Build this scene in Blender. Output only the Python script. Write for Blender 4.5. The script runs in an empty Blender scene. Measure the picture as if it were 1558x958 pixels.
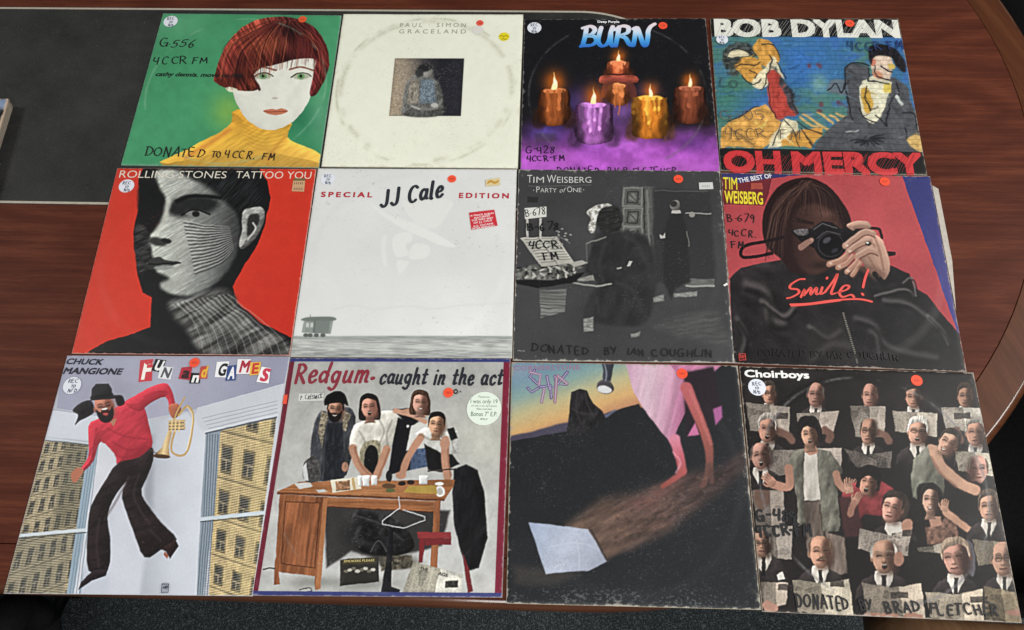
import bpy, bmesh, math, random
import numpy as np
from mathutils import Matrix, Vector

# ------------------------------------------------------------------ camera, world, lamps, exposure
scene = bpy.context.scene
COL = scene.collection
cam_data = bpy.data.cameras.new('camera')
cam = bpy.data.objects.new('camera', cam_data)
COL.objects.link(cam)
cam_data.sensor_fit = 'HORIZONTAL'
cam_data.sensor_width = 36.0
cam_data.lens = 25.695
cam_data.clip_start = 0.02
cam_data.clip_end = 60
cam.matrix_world = Matrix(((0.99933, -0.01941, 0.03091, 0.0),
                           (0.02981, 0.92277, -0.38419, 0.0),
                           (-0.02107, 0.38486, 0.92274, 0.96485),
                           (0, 0, 0, 1)))
scene.camera = cam

world = bpy.data.worlds.new('World')
scene.world = world
world.use_nodes = True
bg = world.node_tree.nodes['Background']
bg.inputs[0].default_value = (0.93, 0.97, 1.0, 1)
bg.inputs[1].default_value = 0.17


def lamp(name, loc, target, sx, sy, power, color):
    d = bpy.data.lights.new(name, 'AREA')
    d.shape = 'RECTANGLE'
    d.size, d.size_y = sx, sy
    d.energy = power
    d.color = color
    o = bpy.data.objects.new(name, d)
    o.location = loc
    o.rotation_euler = (Vector(target) - Vector(loc)).to_track_quat('-Z', 'Y').to_euler()
    COL.objects.link(o)
    return o


# recessed fluorescent ceiling panels left and right of the table; third lamp is added
lamp('overhead_light', (-2.45, 0.95, 2.05), (-0.4, 0.6, 0.0), 0.8, 0.6, 18, (1.0, 0.985, 0.95))
lamp('overhead_light', (2.45, 0.75, 2.0), (0.2, 0.5, 0.0), 1.2, 0.8, 62, (1.0, 0.985, 0.95))
lamp('overhead_light', (0.35, -1.15, 2.0), (0.1, 0.35, 0.0), 1.2, 0.6, 42, (1.0, 0.99, 0.96))  # added fill behind the viewer to brighten carpet and prints

scene.view_settings.view_transform = 'Standard'
scene.view_settings.look = 'None'
scene.view_settings.exposure = 0.0
scene.view_settings.gamma = 1.0


# ------------------------------------------------------------------ small helpers
def tag(o, label=None, cat=None, group=None, kind=None):
    if label: o['label'] = label
    if cat: o['category'] = cat
    if group: o['group'] = group
    if kind: o['kind'] = kind
    return o


def empty(name, loc=(0, 0, 0), rz=0.0, parent=None):
    o = bpy.data.objects.new(name, None)
    o.empty_display_size = 0.05
    o.location = loc
    o.rotation_euler = (0, 0, rz)
    o.parent = parent
    COL.objects.link(o)
    return o


def mesh_obj(name, verts, faces, mat, parent=None, smooth=False):
    me = bpy.data.meshes.new(name)
    me.from_pydata([tuple(map(float, v)) for v in verts], [], [tuple(int(i) for i in f) for f in faces])
    me.update()
    if mat: me.materials.append(mat)
    if smooth:
        for p in me.polygons: p.use_smooth = True
    o = bpy.data.objects.new(name, me)
    o.parent = parent
    COL.objects.link(o)
    return o


def bm_obj(name, bm, mat, parent=None, smooth=False):
    me = bpy.data.meshes.new(name)
    bmesh.ops.recalc_face_normals(bm, faces=bm.faces)
    bm.to_mesh(me)
    bm.free()
    if mat: me.materials.append(mat)
    if smooth:
        for p in me.polygons: p.use_smooth = True
    o = bpy.data.objects.new(name, me)
    o.parent = parent
    COL.objects.link(o)
    return o


def srgb(c):
    c = np.asarray(c, dtype=np.float32) / 255.0
    return np.where(c <= 0.04045, c / 12.92, ((np.maximum(c, 0) + 0.055) / 1.055) ** 2.4)


def new_mat(name):
    m = bpy.data.materials.new(name)
    m.use_nodes = True
    nt = m.node_tree
    b = nt.nodes['Principled BSDF']
    return m, nt, b


def N_(nt, kind, **kw):
    n = nt.nodes.new(kind)
    for k, v in kw.items():
        if k.startswith('i_'):
            n.inputs[k[2:].replace('_', ' ')].default_value = v
        else:
            setattr(n, k, v)
    return n


def ramp(nt, stops):
    r = nt.nodes.new('ShaderNodeValToRGB')
    cr = r.color_ramp
    while len(cr.elements) < len(stops): cr.elements.new(0.5)
    for e, (p, c) in zip(cr.elements, stops):
        e.position = p
        e.color = tuple(c) + (1,) if len(c) == 3 else c
    return r


_flat = {}


def paint(rgb, rough=0.5, spec=0.4):
    """plain coloured stock with a little unevenness in tone"""
    key = (tuple(rgb), rough)
    if key in _flat: return _flat[key]
    m, nt, b = new_mat('coloured_stock')
    L = nt.links
    lin = [float(x) for x in srgb(rgb)]
    no = N_(nt, 'ShaderNodeTexNoise')
    no.inputs['Scale'].default_value = 180
    no.inputs['Detail'].default_value = 3
    tc = N_(nt, 'ShaderNodeTexCoord')
    L.new(tc.outputs['Object'], no.inputs['Vector'])
    r = ramp(nt, [(0.3, [x * 0.86 for x in lin]), (0.7, [min(1, x * 1.06) for x in lin])])
    L.new(no.outputs['Fac'], r.inputs['Fac'])
    L.new(r.outputs['Color'], b.inputs['Base Color'])
    b.inputs['Roughness'].default_value = rough
    b.inputs['Specular IOR Level'].default_value = spec
    _flat[key] = m
    return m


# ------------------------------------------------------------------ materials of the setting
def wood_material(name, dark, mid, light, along=(2.0, 62, 30), rough=0.4, rot=0.0):
    m, nt, b = new_mat(name)
    L = nt.links
    tc = N_(nt, 'ShaderNodeTexCoord')
    mp = N_(nt, 'ShaderNodeMapping')
    mp.inputs['Rotation'].default_value = (0, 0, rot)
    L.new(tc.outputs['Object'], mp.inputs['Vector'])
    # slow wander of the figure
    sl = N_(nt, 'ShaderNodeMapping')
    sl.inputs['Scale'].default_value = (1.1, 4.5, 1)
    L.new(mp.outputs['Vector'], sl.inputs['Vector'])
    n0 = N_(nt, 'ShaderNodeTexNoise')
    n0.inputs['Scale'].default_value = 1.6
    n0.inputs['Detail'].default_value = 2
    L.new(sl.outputs['Vector'], n0.inputs['Vector'])
    mul = N_(nt, 'ShaderNodeMath', operation='MULTIPLY')
    mul.inputs[1].default_value = 15.0
    L.new(n0.outputs['Fac'], mul.inputs[0])
    fr = N_(nt, 'ShaderNodeMath', operation='PINGPONG')
    fr.inputs[1].default_value = 1.0
    L.new(mul.outputs[0], fr.inputs[0])
    # streaks along the grain
    st = N_(nt, 'ShaderNodeMapping')
    st.inputs['Scale'].default_value = along
    L.new(mp.outputs['Vector'], st.inputs['Vector'])
    n1 = N_(nt, 'ShaderNodeTexNoise')
    n1.inputs['Scale'].default_value = 2.2
    n1.inputs['Detail'].default_value = 6
    n1.inputs['Roughness'].default_value = 0.62
    L.new(st.outputs['Vector'], n1.inputs['Vector'])
    # pores
    po = N_(nt, 'ShaderNodeMapping')
    po.inputs['Scale'].default_value = (along[0] * 14, along[1] * 14, 30)
    L.new(mp.outputs['Vector'], po.inputs['Vector'])
    n2 = N_(nt, 'ShaderNodeTexNoise')
    n2.inputs['Scale'].default_value = 1.7
    n2.inputs['Detail'].default_value = 2
    L.new(po.outputs['Vector'], n2.inputs['Vector'])
    a1 = N_(nt, 'ShaderNodeMath', operation='MULTIPLY')
    a1.inputs[1].default_value = 0.15
    L.new(fr.outputs[0], a1.inputs[0])
    a2 = N_(nt, 'ShaderNodeMath', operation='MULTIPLY_ADD')
    a2.inputs[1].default_value = 0.66
    L.new(n1.outputs['Fac'], a2.inputs[0])
    L.new(a1.outputs[0], a2.inputs[2])
    a3 = N_(nt, 'ShaderNodeMath', operation='MULTIPLY_ADD')
    a3.inputs[1].default_value = 0.42
    L.new(n2.outputs['Fac'], a3.inputs[0])
    L.new(a2.outputs[0], a3.inputs[2])
    r = ramp(nt, [(0.24, dark), (0.61, mid), (0.98, light)])
    L.new(a3.outputs[0], r.inputs['Fac'])
    L.new(r.outputs['Color'], b.inputs['Base Color'])
    b.inputs['Roughness'].default_value = rough
    b.inputs['Specular IOR Level'].default_value = 0.09
    bp = N_(nt, 'ShaderNodeBump')
    bp.inputs['Strength'].default_value = 0.05
    bp.inputs['Distance'].default_value = 0.001
    L.new(n2.outputs['Fac'], bp.inputs['Height'])
    L.new(bp.outputs['Normal'], b.inputs['Normal'])
    return m


M_TOP = wood_material('mahogany_veneer', (0.024, 0.0054, 0.0034), (0.080, 0.0200, 0.0104), (0.175, 0.051, 0.0245), rough=0.5)
M_RIM = wood_material('rim_wood', (0.040, 0.0125, 0.0055), (0.078, 0.025, 0.0105), (0.125, 0.045, 0.019), along=(2.4, 40, 18), rot=math.radians(70))
M_EDGE = wood_material('edge_wood', (0.035, 0.012, 0.007), (0.085, 0.030, 0.014), (0.13, 0.05, 0.022), rough=0.22)


def leather_material():
    m, nt, b = new_mat('black_leather')
    L = nt.links
    tc = N_(nt, 'ShaderNodeTexCoord')
    v = N_(nt, 'ShaderNodeTexVoronoi', feature='DISTANCE_TO_EDGE')
    v.inputs['Scale'].default_value = 520
    L.new(tc.outputs['Object'], v.inputs['Vector'])
    n = N_(nt, 'ShaderNodeTexNoise')
    n.inputs['Scale'].default_value = 9
    n.inputs['Detail'].default_value = 8
    n.inputs['Roughness'].default_value = 0.7
    L.new(tc.outputs['Object'], n.inputs['Vector'])
    n3 = N_(nt, 'ShaderNodeTexNoise')
    n3.inputs['Scale'].default_value = 420
    n3.inputs['Detail'].default_value = 2
    L.new(tc.outputs['Object'], n3.inputs['Vector'])
    mx = N_(nt, 'ShaderNodeMath', operation='MULTIPLY_ADD')
    mx.inputs[1].default_value = 0.5
    L.new(n3.outputs['Fac'], mx.inputs[0])
    L.new(n.outputs['Fac'], mx.inputs[2])
    r = ramp(nt, [(0.55, (0.012, 0.0125, 0.0125)), (0.95, (0.036, 0.036, 0.034))])
    L.new(mx.outputs[0], r.inputs['Fac'])
    dn = N_(nt, 'ShaderNodeTexNoise')
    dn.inputs['Scale'].default_value = 210
    dn.inputs['Detail'].default_value = 1
    L.new(tc.outputs['Object'], dn.inputs['Vector'])
    dr = ramp(nt, [(0.73, (0, 0, 0)), (0.80, (0.5, 0.5, 0.5))])
    L.new(dn.outputs['Fac'], dr.inputs['Fac'])
    mixd = N_(nt, 'ShaderNodeMixRGB')
    mixd.inputs['Color2'].default_value = (0.16, 0.155, 0.145, 1)
    L.new(dr.outputs['Color'], mixd.inputs['Fac'])
    L.new(r.outputs['Color'], mixd.inputs['Color1'])
    L.new(mixd.outputs['Color'], b.inputs['Base Color'])
    rr = ramp(nt, [(0.35, (0.5,) * 3), (0.75, (0.66,) * 3)])
    L.new(n.outputs['Fac'], rr.inputs['Fac'])
    L.new(rr.outputs['Color'], b.inputs['Roughness'])
    b.inputs['Specular IOR Level'].default_value = 0.25
    bp = N_(nt, 'ShaderNodeBump')
    bp.inputs['Strength'].default_value = 0.35
    bp.inputs['Distance'].default_value = 0.0006
    L.new(v.outputs['Distance'], bp.inputs['Height'])
    L.new(bp.outputs['Normal'], b.inputs['Normal'])
    return m


def carpet_material():
    m, nt, b = new_mat('charcoal_carpet')
    L = nt.links
    tc = N_(nt, 'ShaderNodeTexCoord')
    w = N_(nt, 'ShaderNodeTexNoise')
    w.inputs['Scale'].default_value = 26
    w.inputs['Detail'].default_value = 1
    L.new(tc.outputs['Object'], w.inputs['Vector'])
    wv = N_(nt, 'ShaderNodeTexWave', wave_type='BANDS')
    wv.inputs['Scale'].default_value = 30
    wv.inputs['Distortion'].default_value = 26
    wv.inputs['Detail'].default_value = 2
    wv.inputs['Detail Scale'].default_value = 2.2
    L.new(tc.outputs['Object'], wv.inputs['Vector'])
    n = N_(nt, 'ShaderNodeTexNoise')
    n.inputs['Scale'].default_value = 240
    n.inputs['Detail'].default_value = 3
    L.new(tc.outputs['Object'], n.inputs['Vector'])
    ml = N_(nt, 'ShaderNodeMath', operation='MULTIPLY')
    L.new(wv.outputs['Color'], ml.inputs[0])
    L.new(n.outputs['Fac'], ml.inputs[1])
    ad = N_(nt, 'ShaderNodeMath', operation='MULTIPLY_ADD')
    ad.inputs[1].default_value = 0.4
    L.new(n.outputs['Fac'], ad.inputs[0])
    L.new(ml.outputs[0], ad.inputs[2])
    r = ramp(nt, [(0.16, (0.024, 0.029, 0.032)), (0.50, (0.052, 0.062, 0.067)), (0.84, (0.13, 0.145, 0.15))])
    L.new(ad.outputs[0], r.inputs['Fac'])
    L.new(r.outputs['Color'], b.inputs['Base Color'])
    b.inputs['Roughness'].default_value = 0.95
    b.inputs['Specular IOR Level'].default_value = 0.1
    bp = N_(nt, 'ShaderNodeBump')
    bp.inputs['Strength'].default_value = 0.8
    bp.inputs['Distance'].default_value = 0.004
    L.new(ad.outputs[0], bp.inputs['Height'])
    L.new(bp.outputs['Normal'], b.inputs['Normal'])
    return m


def fabric_material():
    m, nt, b = new_mat('black_upholstery')
    L = nt.links
    tc = N_(nt, 'ShaderNodeTexCoord')
    n = N_(nt, 'ShaderNodeTexNoise')
    n.inputs['Scale'].default_value = 300
    L.new(tc.outputs['Object'], n.inputs['Vector'])
    r = ramp(nt, [(0.3, (0.002, 0.002, 0.0025)), (0.7, (0.006, 0.006, 0.007))])
    L.new(n.outputs['Fac'], r.inputs['Fac'])
    L.new(r.outputs['Color'], b.inputs['Base Color'])
    b.inputs['Roughness'].default_value = 0.85
    b.inputs['Specular IOR Level'].default_value = 0.2
    bp = N_(nt, 'ShaderNodeBump')
    bp.inputs['Strength'].default_value = 0.4
    bp.inputs['Distance'].default_value = 0.001
    L.new(n.outputs['Fac'], bp.inputs['Height'])
    L.new(bp.outputs['Normal'], b.inputs['Normal'])
    return m


M_LEATHER = leather_material()
M_CARPET = carpet_material()
M_FABRIC = fabric_material()
M_LINE = paint((178, 170, 155), 0.4)
for _n in M_EDGE.node_tree.nodes:
    if _n.type == 'BSDF_PRINCIPLED':
        _n.inputs['Coat Weight'].default_value = 0.7
        _n.inputs['Coat Roughness'].default_value = 0.12
M_ARM = wood_material('chair_arm_wood', (0.07, 0.035, 0.018), (0.15, 0.08, 0.042), (0.22, 0.13, 0.07), rough=0.4)
M_METAL, _nt, _b = new_mat('black_metal')
_b.inputs['Base Color'].default_value = (0.02, 0.02, 0.022, 1)
_b.inputs['Metallic'].default_value = 0.8
_b.inputs['Roughness'].default_value = 0.4

# ------------------------------------------------------------------ floor
FLOOR = -0.735
tag(mesh_obj('carpet_floor', [(-5, -4, FLOOR), (5, -4, FLOOR), (5, 6, FLOOR), (-5, 6, FLOOR)], [(0, 1, 2, 3)], M_CARPET), kind='structure')

# ------------------------------------------------------------------ table: racetrack top with a rim band and a leather inlay
TCX, TCY, TR, TLX = 0.067, 0.773, 0.763, -1.75


def track(r, n=72):
    """outline of a racetrack of half width r round the table's centre line, anticlockwise"""
    pts = []
    for i in range(n + 1):
        a = -math.pi / 2 + math.pi * i / n
        pts.append((TCX + r * math.cos(a), TCY + r * math.sin(a)))
    for i in range(n + 1):
        a = math.pi / 2 + math.pi * i / n
        pts.append((TLX + r * math.cos(a), TCY + r * math.sin(a)))
    return pts


def strip(rings, mat, name, parent, cap_first=False, cap_last=False, smooth=True):
    """loft closed rings of equal length"""
    n = len(rings[0])
    verts = [v for r in rings for v in r]
    faces = []
    for k in range(len(rings) - 1):
        for i in range(n):
            j = (i + 1) % n
            faces.append((k * n + i, k * n + j, (k + 1) * n + j, (k + 1) * n + i))
    if cap_first: faces.append(tuple(reversed(range(n))))
    if cap_last: faces.append(tuple((len(rings) - 1) * n + i for i in range(n)))
    return mesh_obj(name, verts, faces, mat, parent, smooth)


def ring(r, z): return [(x, y, z) for x, y in track(r)]


table = empty('conference_table', (-0.8, TCY, FLOOR))
tag(table, 'mahogany boardroom table with rounded end and black leather inlay under the records', 'table')
_off = Vector((0.8, -TCY, -FLOOR))


def under_table(o):
    o.location = _off
    return o


RB = TR - 0.0605
under_table(strip([ring(0.2005, 0), ring(RB - 0.0008, 0), ring(RB - 0.0004, -0.0006), ring(RB - 0.0004, -0.03)], M_TOP, 'tabletop', table, smooth=False))
rim_r = [ring(RB + 0.0004, -0.03), ring(RB + 0.0004, -0.0006), ring(RB + 0.0008, 0), ring(TR - 0.012, 0)]
under_table(strip(rim_r, M_RIM, 'rim_band', table, smooth=False))
_rim = bpy.data.objects['rim_band'].data          # the straight sides carry the same veneer as the top
_rim.materials.append(M_TOP)
for _p in _rim.polygons:
    if _p.center.x < TCX - 0.01: _p.material_index = 1
edge_r = [ring(TR - 0.012 + 0.0003, -0.0001)]
for a in (15, 30, 45, 60, 75, 90, 110, 135, 160):
    edge_r.append(ring(TR - 0.012 + 0.012 * math.sin(math.radians(a)), -0.014 + 0.0139 * math.cos(math.radians(a))))
edge_r.append(ring(TR - 0.03, -0.031))
under_table(strip(edge_r, M_EDGE, 'edge_moulding', table, smooth=True))
under_table(strip([ring(0.1995, 0.0002), ring(0.2005, 0.0002)], paint((30, 25, 22)), 'inlay_joint', table, smooth=False))
under_table(strip([ring(0.1955, 0.0004), ring(0.1995, 0.0004)], M_LINE, 'inlay_border', table, smooth=False))
under_table(strip([ring(0.1954, 0.0002), ring(0.08, 0.0002), ring(0.01, 0.0002)], M_LEATHER, 'leather_inlay', table, cap_last=True, smooth=False))
under_table(strip([ring(TR - 0.03, -0.0312), ring(0.03, -0.0312)], M_EDGE, 'underside', table, cap_last=True, smooth=False))
for px in (-1.45, -0.25):
    bm = bmesh.new()
    bmesh.ops.create_cube(bm, size=1.0, matrix=Matrix.Translation((px, TCY, (FLOOR - 0.032) / 2)) @ Matrix.Diagonal((0.12, 0.5, -FLOOR - 0.034, 1)))
    bmesh.ops.bevel(bm, geom=bm.edges[:], offset=0.01, segments=2, affect='EDGES')
    under_table(bm_obj('pedestal', bm, M_EDGE, table))


# ------------------------------------------------------------------ chairs tucked in round the table
def pad(cx, cy, cz, sx, sy, sz, bev, rot=None):
    bm = bmesh.new()
    bmesh.ops.create_cube(bm, size=1.0, matrix=Matrix.Diagonal((sx, sy, sz, 1)))
    bmesh.ops.bevel(bm, geom=bm.edges[:], offset=bev, segments=4, affect='EDGES')
    M = Matrix.Translation((cx, cy, cz))
    if rot is not None: M = M @ rot
    bmesh.ops.transform(bm, matrix=M, verts=bm.verts)
    return bm


def tube_bm(pts, r, seg=10, flat=1.0):
    """swept round bar through pts; flat squashes it vertically"""
    bm = bmesh.new()
    rings = []
    P = [Vector(p) for p in pts]
    for i, p in enumerate(P):
        d = (P[min(i + 1, len(P) - 1)] - P[max(i - 1, 0)]).normalized()
        up = Vector((0, 0, 1)) if abs(d.z) < 0.9 else Vector((0, 1, 0))
        s = d.cross(up).normalized()
        u = s.cross(d).normalized()
        k = 1.0
        if i in (0, len(P) - 1): k = 0.55
        rings.append([bm.verts.new(p + (s * math.cos(a) + u * math.sin(a) * flat) * r * k) for a in [2 * math.pi * j / seg for j in range(seg)]])
    for a, b in zip(rings, rings[1:]):
        for j in range(seg):
            bm.faces.new((a[j], a[(j + 1) % seg], b[(j + 1) % seg], b[j]))
    bm.faces.new(rings[0]); bm.faces.new(list(reversed(rings[-1])))
    return bm


def smooth_path(p, n=6):
    P = [Vector(q) for q in p]
    out = []
    for i in range(len(P) - 1):
        a, b, c, d = P[max(i - 1, 0)], P[i], P[i + 1], P[min(i + 2, len(P) - 1)]
        for k in range(n):
            t = k / n
            out.append(0.5 * ((2 * b) + (c - a) * t + (2 * a - 5 * b + 4 * c - d) * t * t + (3 * b - a - 3 * c + d) * t ** 3))
    out.append(P[-1])
    return out


def chair(name, loc, rz, label, arm_mat, spin=0.93):
    """conference chair, local +y looks at the table"""
    t = empty(name, loc, rz)
    tag(t, label, 'chair', 'chairs round the table')
    bm_obj('seat', pad(0, 0, 0.46, 0.52, 0.50, 0.09, 0.035), M_FABRIC, t, True)
    bm_obj('backrest', pad(0, -0.27, 0.76, 0.50, 0.08, 0.50, 0.035, Matrix.Rotation(math.radians(12), 4, 'X')), M_FABRIC, t, True)
    for s in (-1, 1):
        arm = bm_obj('armrest', tube_bm(smooth_path([(s * 0.27, -0.27, 0.66), (s * 0.30, -0.1, 0.665), (s * 0.30, 0.14, 0.655), (s * 0.285, 0.245, 0.60), (s * 0.27, 0.22, 0.50), (s * 0.255, 0.15, 0.45)]), 0.032, 14, 0.75), arm_mat, t, True)
    bm_obj('column', tube_bm([(0, 0, 0.10), (0, 0, 0.43)], 0.03), M_METAL, t, True)
    for k in range(5):
        a = 2 * math.pi * k / 5 + spin
        e = (0.28 * math.cos(a), 0.28 * math.sin(a))
        bm_obj('base_arm', tube_bm([(0, 0, 0.10), (e[0] * 0.5, e[1] * 0.5, 0.085), (e[0], e[1], 0.06)], 0.018), M_METAL, t, True)
        c = bmesh.new()
        bmesh.ops.create_uvsphere(c, u_segments=12, v_segments=8, radius=0.028, matrix=Matrix.Translation((e[0], e[1], 0.029)))
        bm_obj('castor', c, M_METAL, t, True)
    return t


chair('office_chair', (0.745, 0.285, FLOOR), math.radians(91), 'black upholstered chair with wooden arms at the rounded table corner beside the choir record', M_ARM)
chair('office_chair', (-1.03, -0.235, FLOOR), math.radians(-4), 'black chair with black arms beneath the lower left corner, by the record with two windows', M_FABRIC, 0.2)
chair('office_chair', (1.17, 1.10, FLOOR), math.radians(112), 'black chair beyond the far rounded end of the table, at the upper right corner', M_FABRIC)


# ------------------------------------------------------------------ printed paper: colours are worked out per point of a fine sheet
GRID = 400          # points per side of a printed cover
SIZE = 0.3135       # a record sleeve, metres


def homography(src, dst):
    A = []
    for (x, y), (u, v) in zip(src, dst):
        A.append([x, y, 1, 0, 0, 0, -u * x, -u * y])
        A.append([0, 0, 0, x, y, 1, -v * x, -v * y])
    bvec = np.array(dst, float).ravel()
    return np.append(np.linalg.solve(np.array(A, float), bvec), 1).reshape(3, 3)


def hmap(H, x, y):
    d = H[2, 0] * x + H[2, 1] * y + H[2, 2]
    return (H[0, 0] * x + H[0, 1] * y + H[0, 2]) / d, (H[1, 0] * x + H[1, 1] * y + H[1, 2]) / d


def vnoise(x, y, seed=0):
    xi = np.floor(x).astype(np.int64); yi = np.floor(y).astype(np.int64)
    fx = x - xi; fy = y - yi
    fx = fx * fx * (3 - 2 * fx); fy = fy * fy * (3 - 2 * fy)

    def h(a, b):
        k = (a * 374761393 + b * 668265263 + seed * 974711 + 1274126177) & 0xffffffff
        k = ((k ^ (k >> 13)) * 1274126177) & 0xffffffff
        k = k ^ (k >> 16)
        return (k & 0xffff) / 65535.0
    a = h(xi, yi) * (1 - fx) + h(xi + 1, yi) * fx
    c = h(xi, yi + 1) * (1 - fx) + h(xi + 1, yi + 1) * fx
    return a * (1 - fy) + c * fy


def fbm(x, y, seed=0, o=4):
    t = 0; a = 0.5; s = 0
    for k in range(o):
        t = t + a * vnoise(x * 2 ** k, y * 2 ** k, seed + k * 17); s += a; a *= 0.5
    return t / s


def sstep(a, b, x):
    t = np.clip((x - a) / (b - a), 0, 1)
    return t * t * (3 - 2 * t)


def spline(p, n=5, closed=True):
    p = [np.array(q, float) for q in p]
    m = len(p); out = []
    rng = range(m) if closed else range(m - 1)
    for i in rng:
        if closed: a, b, c, d = p[i - 1], p[i], p[(i + 1) % m], p[(i + 2) % m]
        else: a, b, c, d = p[max(i - 1, 0)], p[i], p[i + 1], p[min(i + 2, m - 1)]
        for k in range(n):
            t = k / n
            out.append(0.5 * (2 * b + (c - a) * t + (2 * a - 5 * b + 4 * c - d) * t * t + (3 * b - a - 3 * c + d) * t ** 3))
    if not closed: out.append(p[-1])
    return out


def lin(p0, p1, *cols):
    """linear blend between colours from p0 to p1"""
    p0 = np.array(p0, float); d = np.array(p1, float) - p0; L2 = d @ d
    cs = np.array(cols, float)

    def f(x, y):
        t = np.clip(((x - p0[0]) * d[0] + (y - p0[1]) * d[1]) / L2, 0, 1) * (len(cs) - 1)
        i = np.minimum(t.astype(int), len(cs) - 2)
        w = (t - i)[..., None]
        return cs[i] * (1 - w) + cs[i + 1] * w
    return f


class Print:
    """one printed sheet; drawing units are those of the quad (top left, top right, bottom right, bottom left)"""

    def __init__(s, quad, base, grid=GRID):
        s.n = grid
        s.quad = quad
        s.H = homography([(0, 0), (1, 0), (1, 1), (0, 1)], quad)
        s.Hi = np.linalg.inv(s.H)
        t = np.linspace(0, 1, grid)
        s.U, s.V = np.meshgrid(t, t)
        s.X, s.Y = hmap(s.H, s.U, s.V)
        s.unit = abs(quad[1][0] - quad[0][0]) / grid
        s.C = np.zeros((grid, grid, 3)) + s.col(base, s.X, s.Y)

    def col(s, c, x, y):
        return c(x, y) if callable(c) else np.array(c, float)

    def uv(s, x, y):
        return hmap(s.Hi, x, y)

    def poly(s, pts, c, sm=0, soft=None, op=1.0, rnd=None, edge=None, tex=None, light=(-0.6, -0.8)):
        soft = soft or s.unit * 1.3
        if sm: pts = spline(pts, sm if sm > 1 else 5)
        P = np.array(pts, float)
        pad = soft * 0.6 + 1
        m = (s.X > P[:, 0].min() - pad) & (s.X < P[:, 0].max() + pad) & (s.Y > P[:, 1].min() - pad) & (s.Y < P[:, 1].max() + pad)
        if not m.any(): return
        x, y = s.X[m].astype(np.float32), s.Y[m].astype(np.float32)
        d2 = np.full(x.shape, 1e12, np.float32); nx = np.zeros_like(x); ny = np.zeros_like(x)
        ins = np.zeros(x.shape, bool)
        Q = np.roll(P, -1, 0)
        for (ax, ay), (bx, by) in zip(P, Q):
            ex, ey = bx - ax, by - ay
            L = ex * ex + ey * ey
            if L < 1e-9: continue
            wx, wy = x - ax, y - ay
            t = np.clip((wx * ex + wy * ey) / L, 0, 1)
            dx, dy = wx - ex * t, wy - ey * t
            dd = dx * dx + dy * dy
            k = dd < d2
            d2 = np.where(k, dd, d2); nx = np.where(k, dx, nx); ny = np.where(k, dy, ny)
            if ey != 0:
                ins ^= ((ay > y) != (by > y)) & (x < ex * (y - ay) / ey + ax)
        d = np.sqrt(d2)
        sg = np.where(ins, -1, 1)
        sd = d * sg
        a = sstep(0.5, -0.5, sd / soft) * op
        cc = s.col(c, x, y)
        cc = np.broadcast_to(cc, x.shape + (3,)).copy()
        if rnd:
            ll = math.hypot(*light)
            dn = (nx * light[0] + ny * light[1]) / ll / np.maximum(d, 1e-3) * sg
            cc *= (1 + rnd[0] * dn * np.exp(np.minimum(sd, 0) / rnd[1]))[:, None]
        if edge:
            cc *= (1 - edge[0] * np.exp(np.minimum(sd, 0) / edge[1]))[:, None]
        if tex:
            amt, sx, sy, ang = tex[:4]
            ca, sa = math.cos(math.radians(ang)), math.sin(math.radians(ang))
            n = fbm((x * ca + y * sa) / sx, (-x * sa + y * ca) / sy, tex[4] if len(tex) > 4 else 3, 3)
            cc *= (1 + amt * (n - 0.5) * 2)[:, None]
        s.C[m] = s.C[m] * (1 - a[:, None]) + cc * a[:, None]

    def ell(s, cx, cy, rx, ry, c, rot=0, **k):
        r = math.radians(rot); q = []
        for i in range(20):
            a = 2 * math.pi * i / 20
            x, y = rx * math.cos(a), ry * math.sin(a)
            q.append((cx + x * math.cos(r) - y * math.sin(r), cy + x * math.sin(r) + y * math.cos(r)))
        s.poly(q, c, **k)

    def line(s, pts, w, c, sm=1, soft=None, op=1.0, taper=0.0):
        """brush line of width w (taper 1 thins it to nothing at the end)"""
        if sm: pts = spline(pts, 5, False)
        soft = soft or s.unit * 1.2
        P = np.array(pts, float)
        pad = w + soft
        m = (s.X > P[:, 0].min() - pad) & (s.X < P[:, 0].max() + pad) & (s.Y > P[:, 1].min() - pad) & (s.Y < P[:, 1].max() + pad)
        if not m.any(): return
        x, y = s.X[m], s.Y[m]
        best = np.full(x.shape, 1e9)
        nseg = max(len(P) - 1, 1)
        for i in range(len(P) - 1):
            a, b = P[i], P[i + 1]
            e = b - a; L = e @ e
            if L < 1e-9: continue
            t = np.clip(((x - a[0]) * e[0] + (y - a[1]) * e[1]) / L, 0, 1)
            d = np.hypot(x - a[0] - e[0] * t, y - a[1] - e[1] * t)
            best = np.minimum(best, d - w * 0.5 * (1 - taper * (i + t) / nseg))
        al = sstep(0.5, -0.5, best / soft) * op
        s.C[m] = s.C[m] * (1 - al[:, None]) + s.col(c, x, y) * al[:, None]

    def glow(s, cx, cy, rx, ry, c, op=1.0, p=2.0):
        r = np.hypot((s.X - cx) / rx, (s.Y - cy) / ry)
        a = (op * np.exp(-r ** p * 1.5))[..., None]
        s.C = s.C * (1 - a) + np.array(c, float) * a

    def mottle(s, amt, sx, sy=None, seed=1, o=4, where=None):
        n = (fbm(s.X / sx, s.Y / (sy or sx), seed, o) - 0.5) * 2 * amt
        if where is not None: n = n * where
        s.C *= (1 + n)[..., None]

    def grain(s, amt, seed=5):
        r = np.random.default_rng(seed)
        s.C += r.normal(0, amt, s.U.shape)[..., None]

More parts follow.
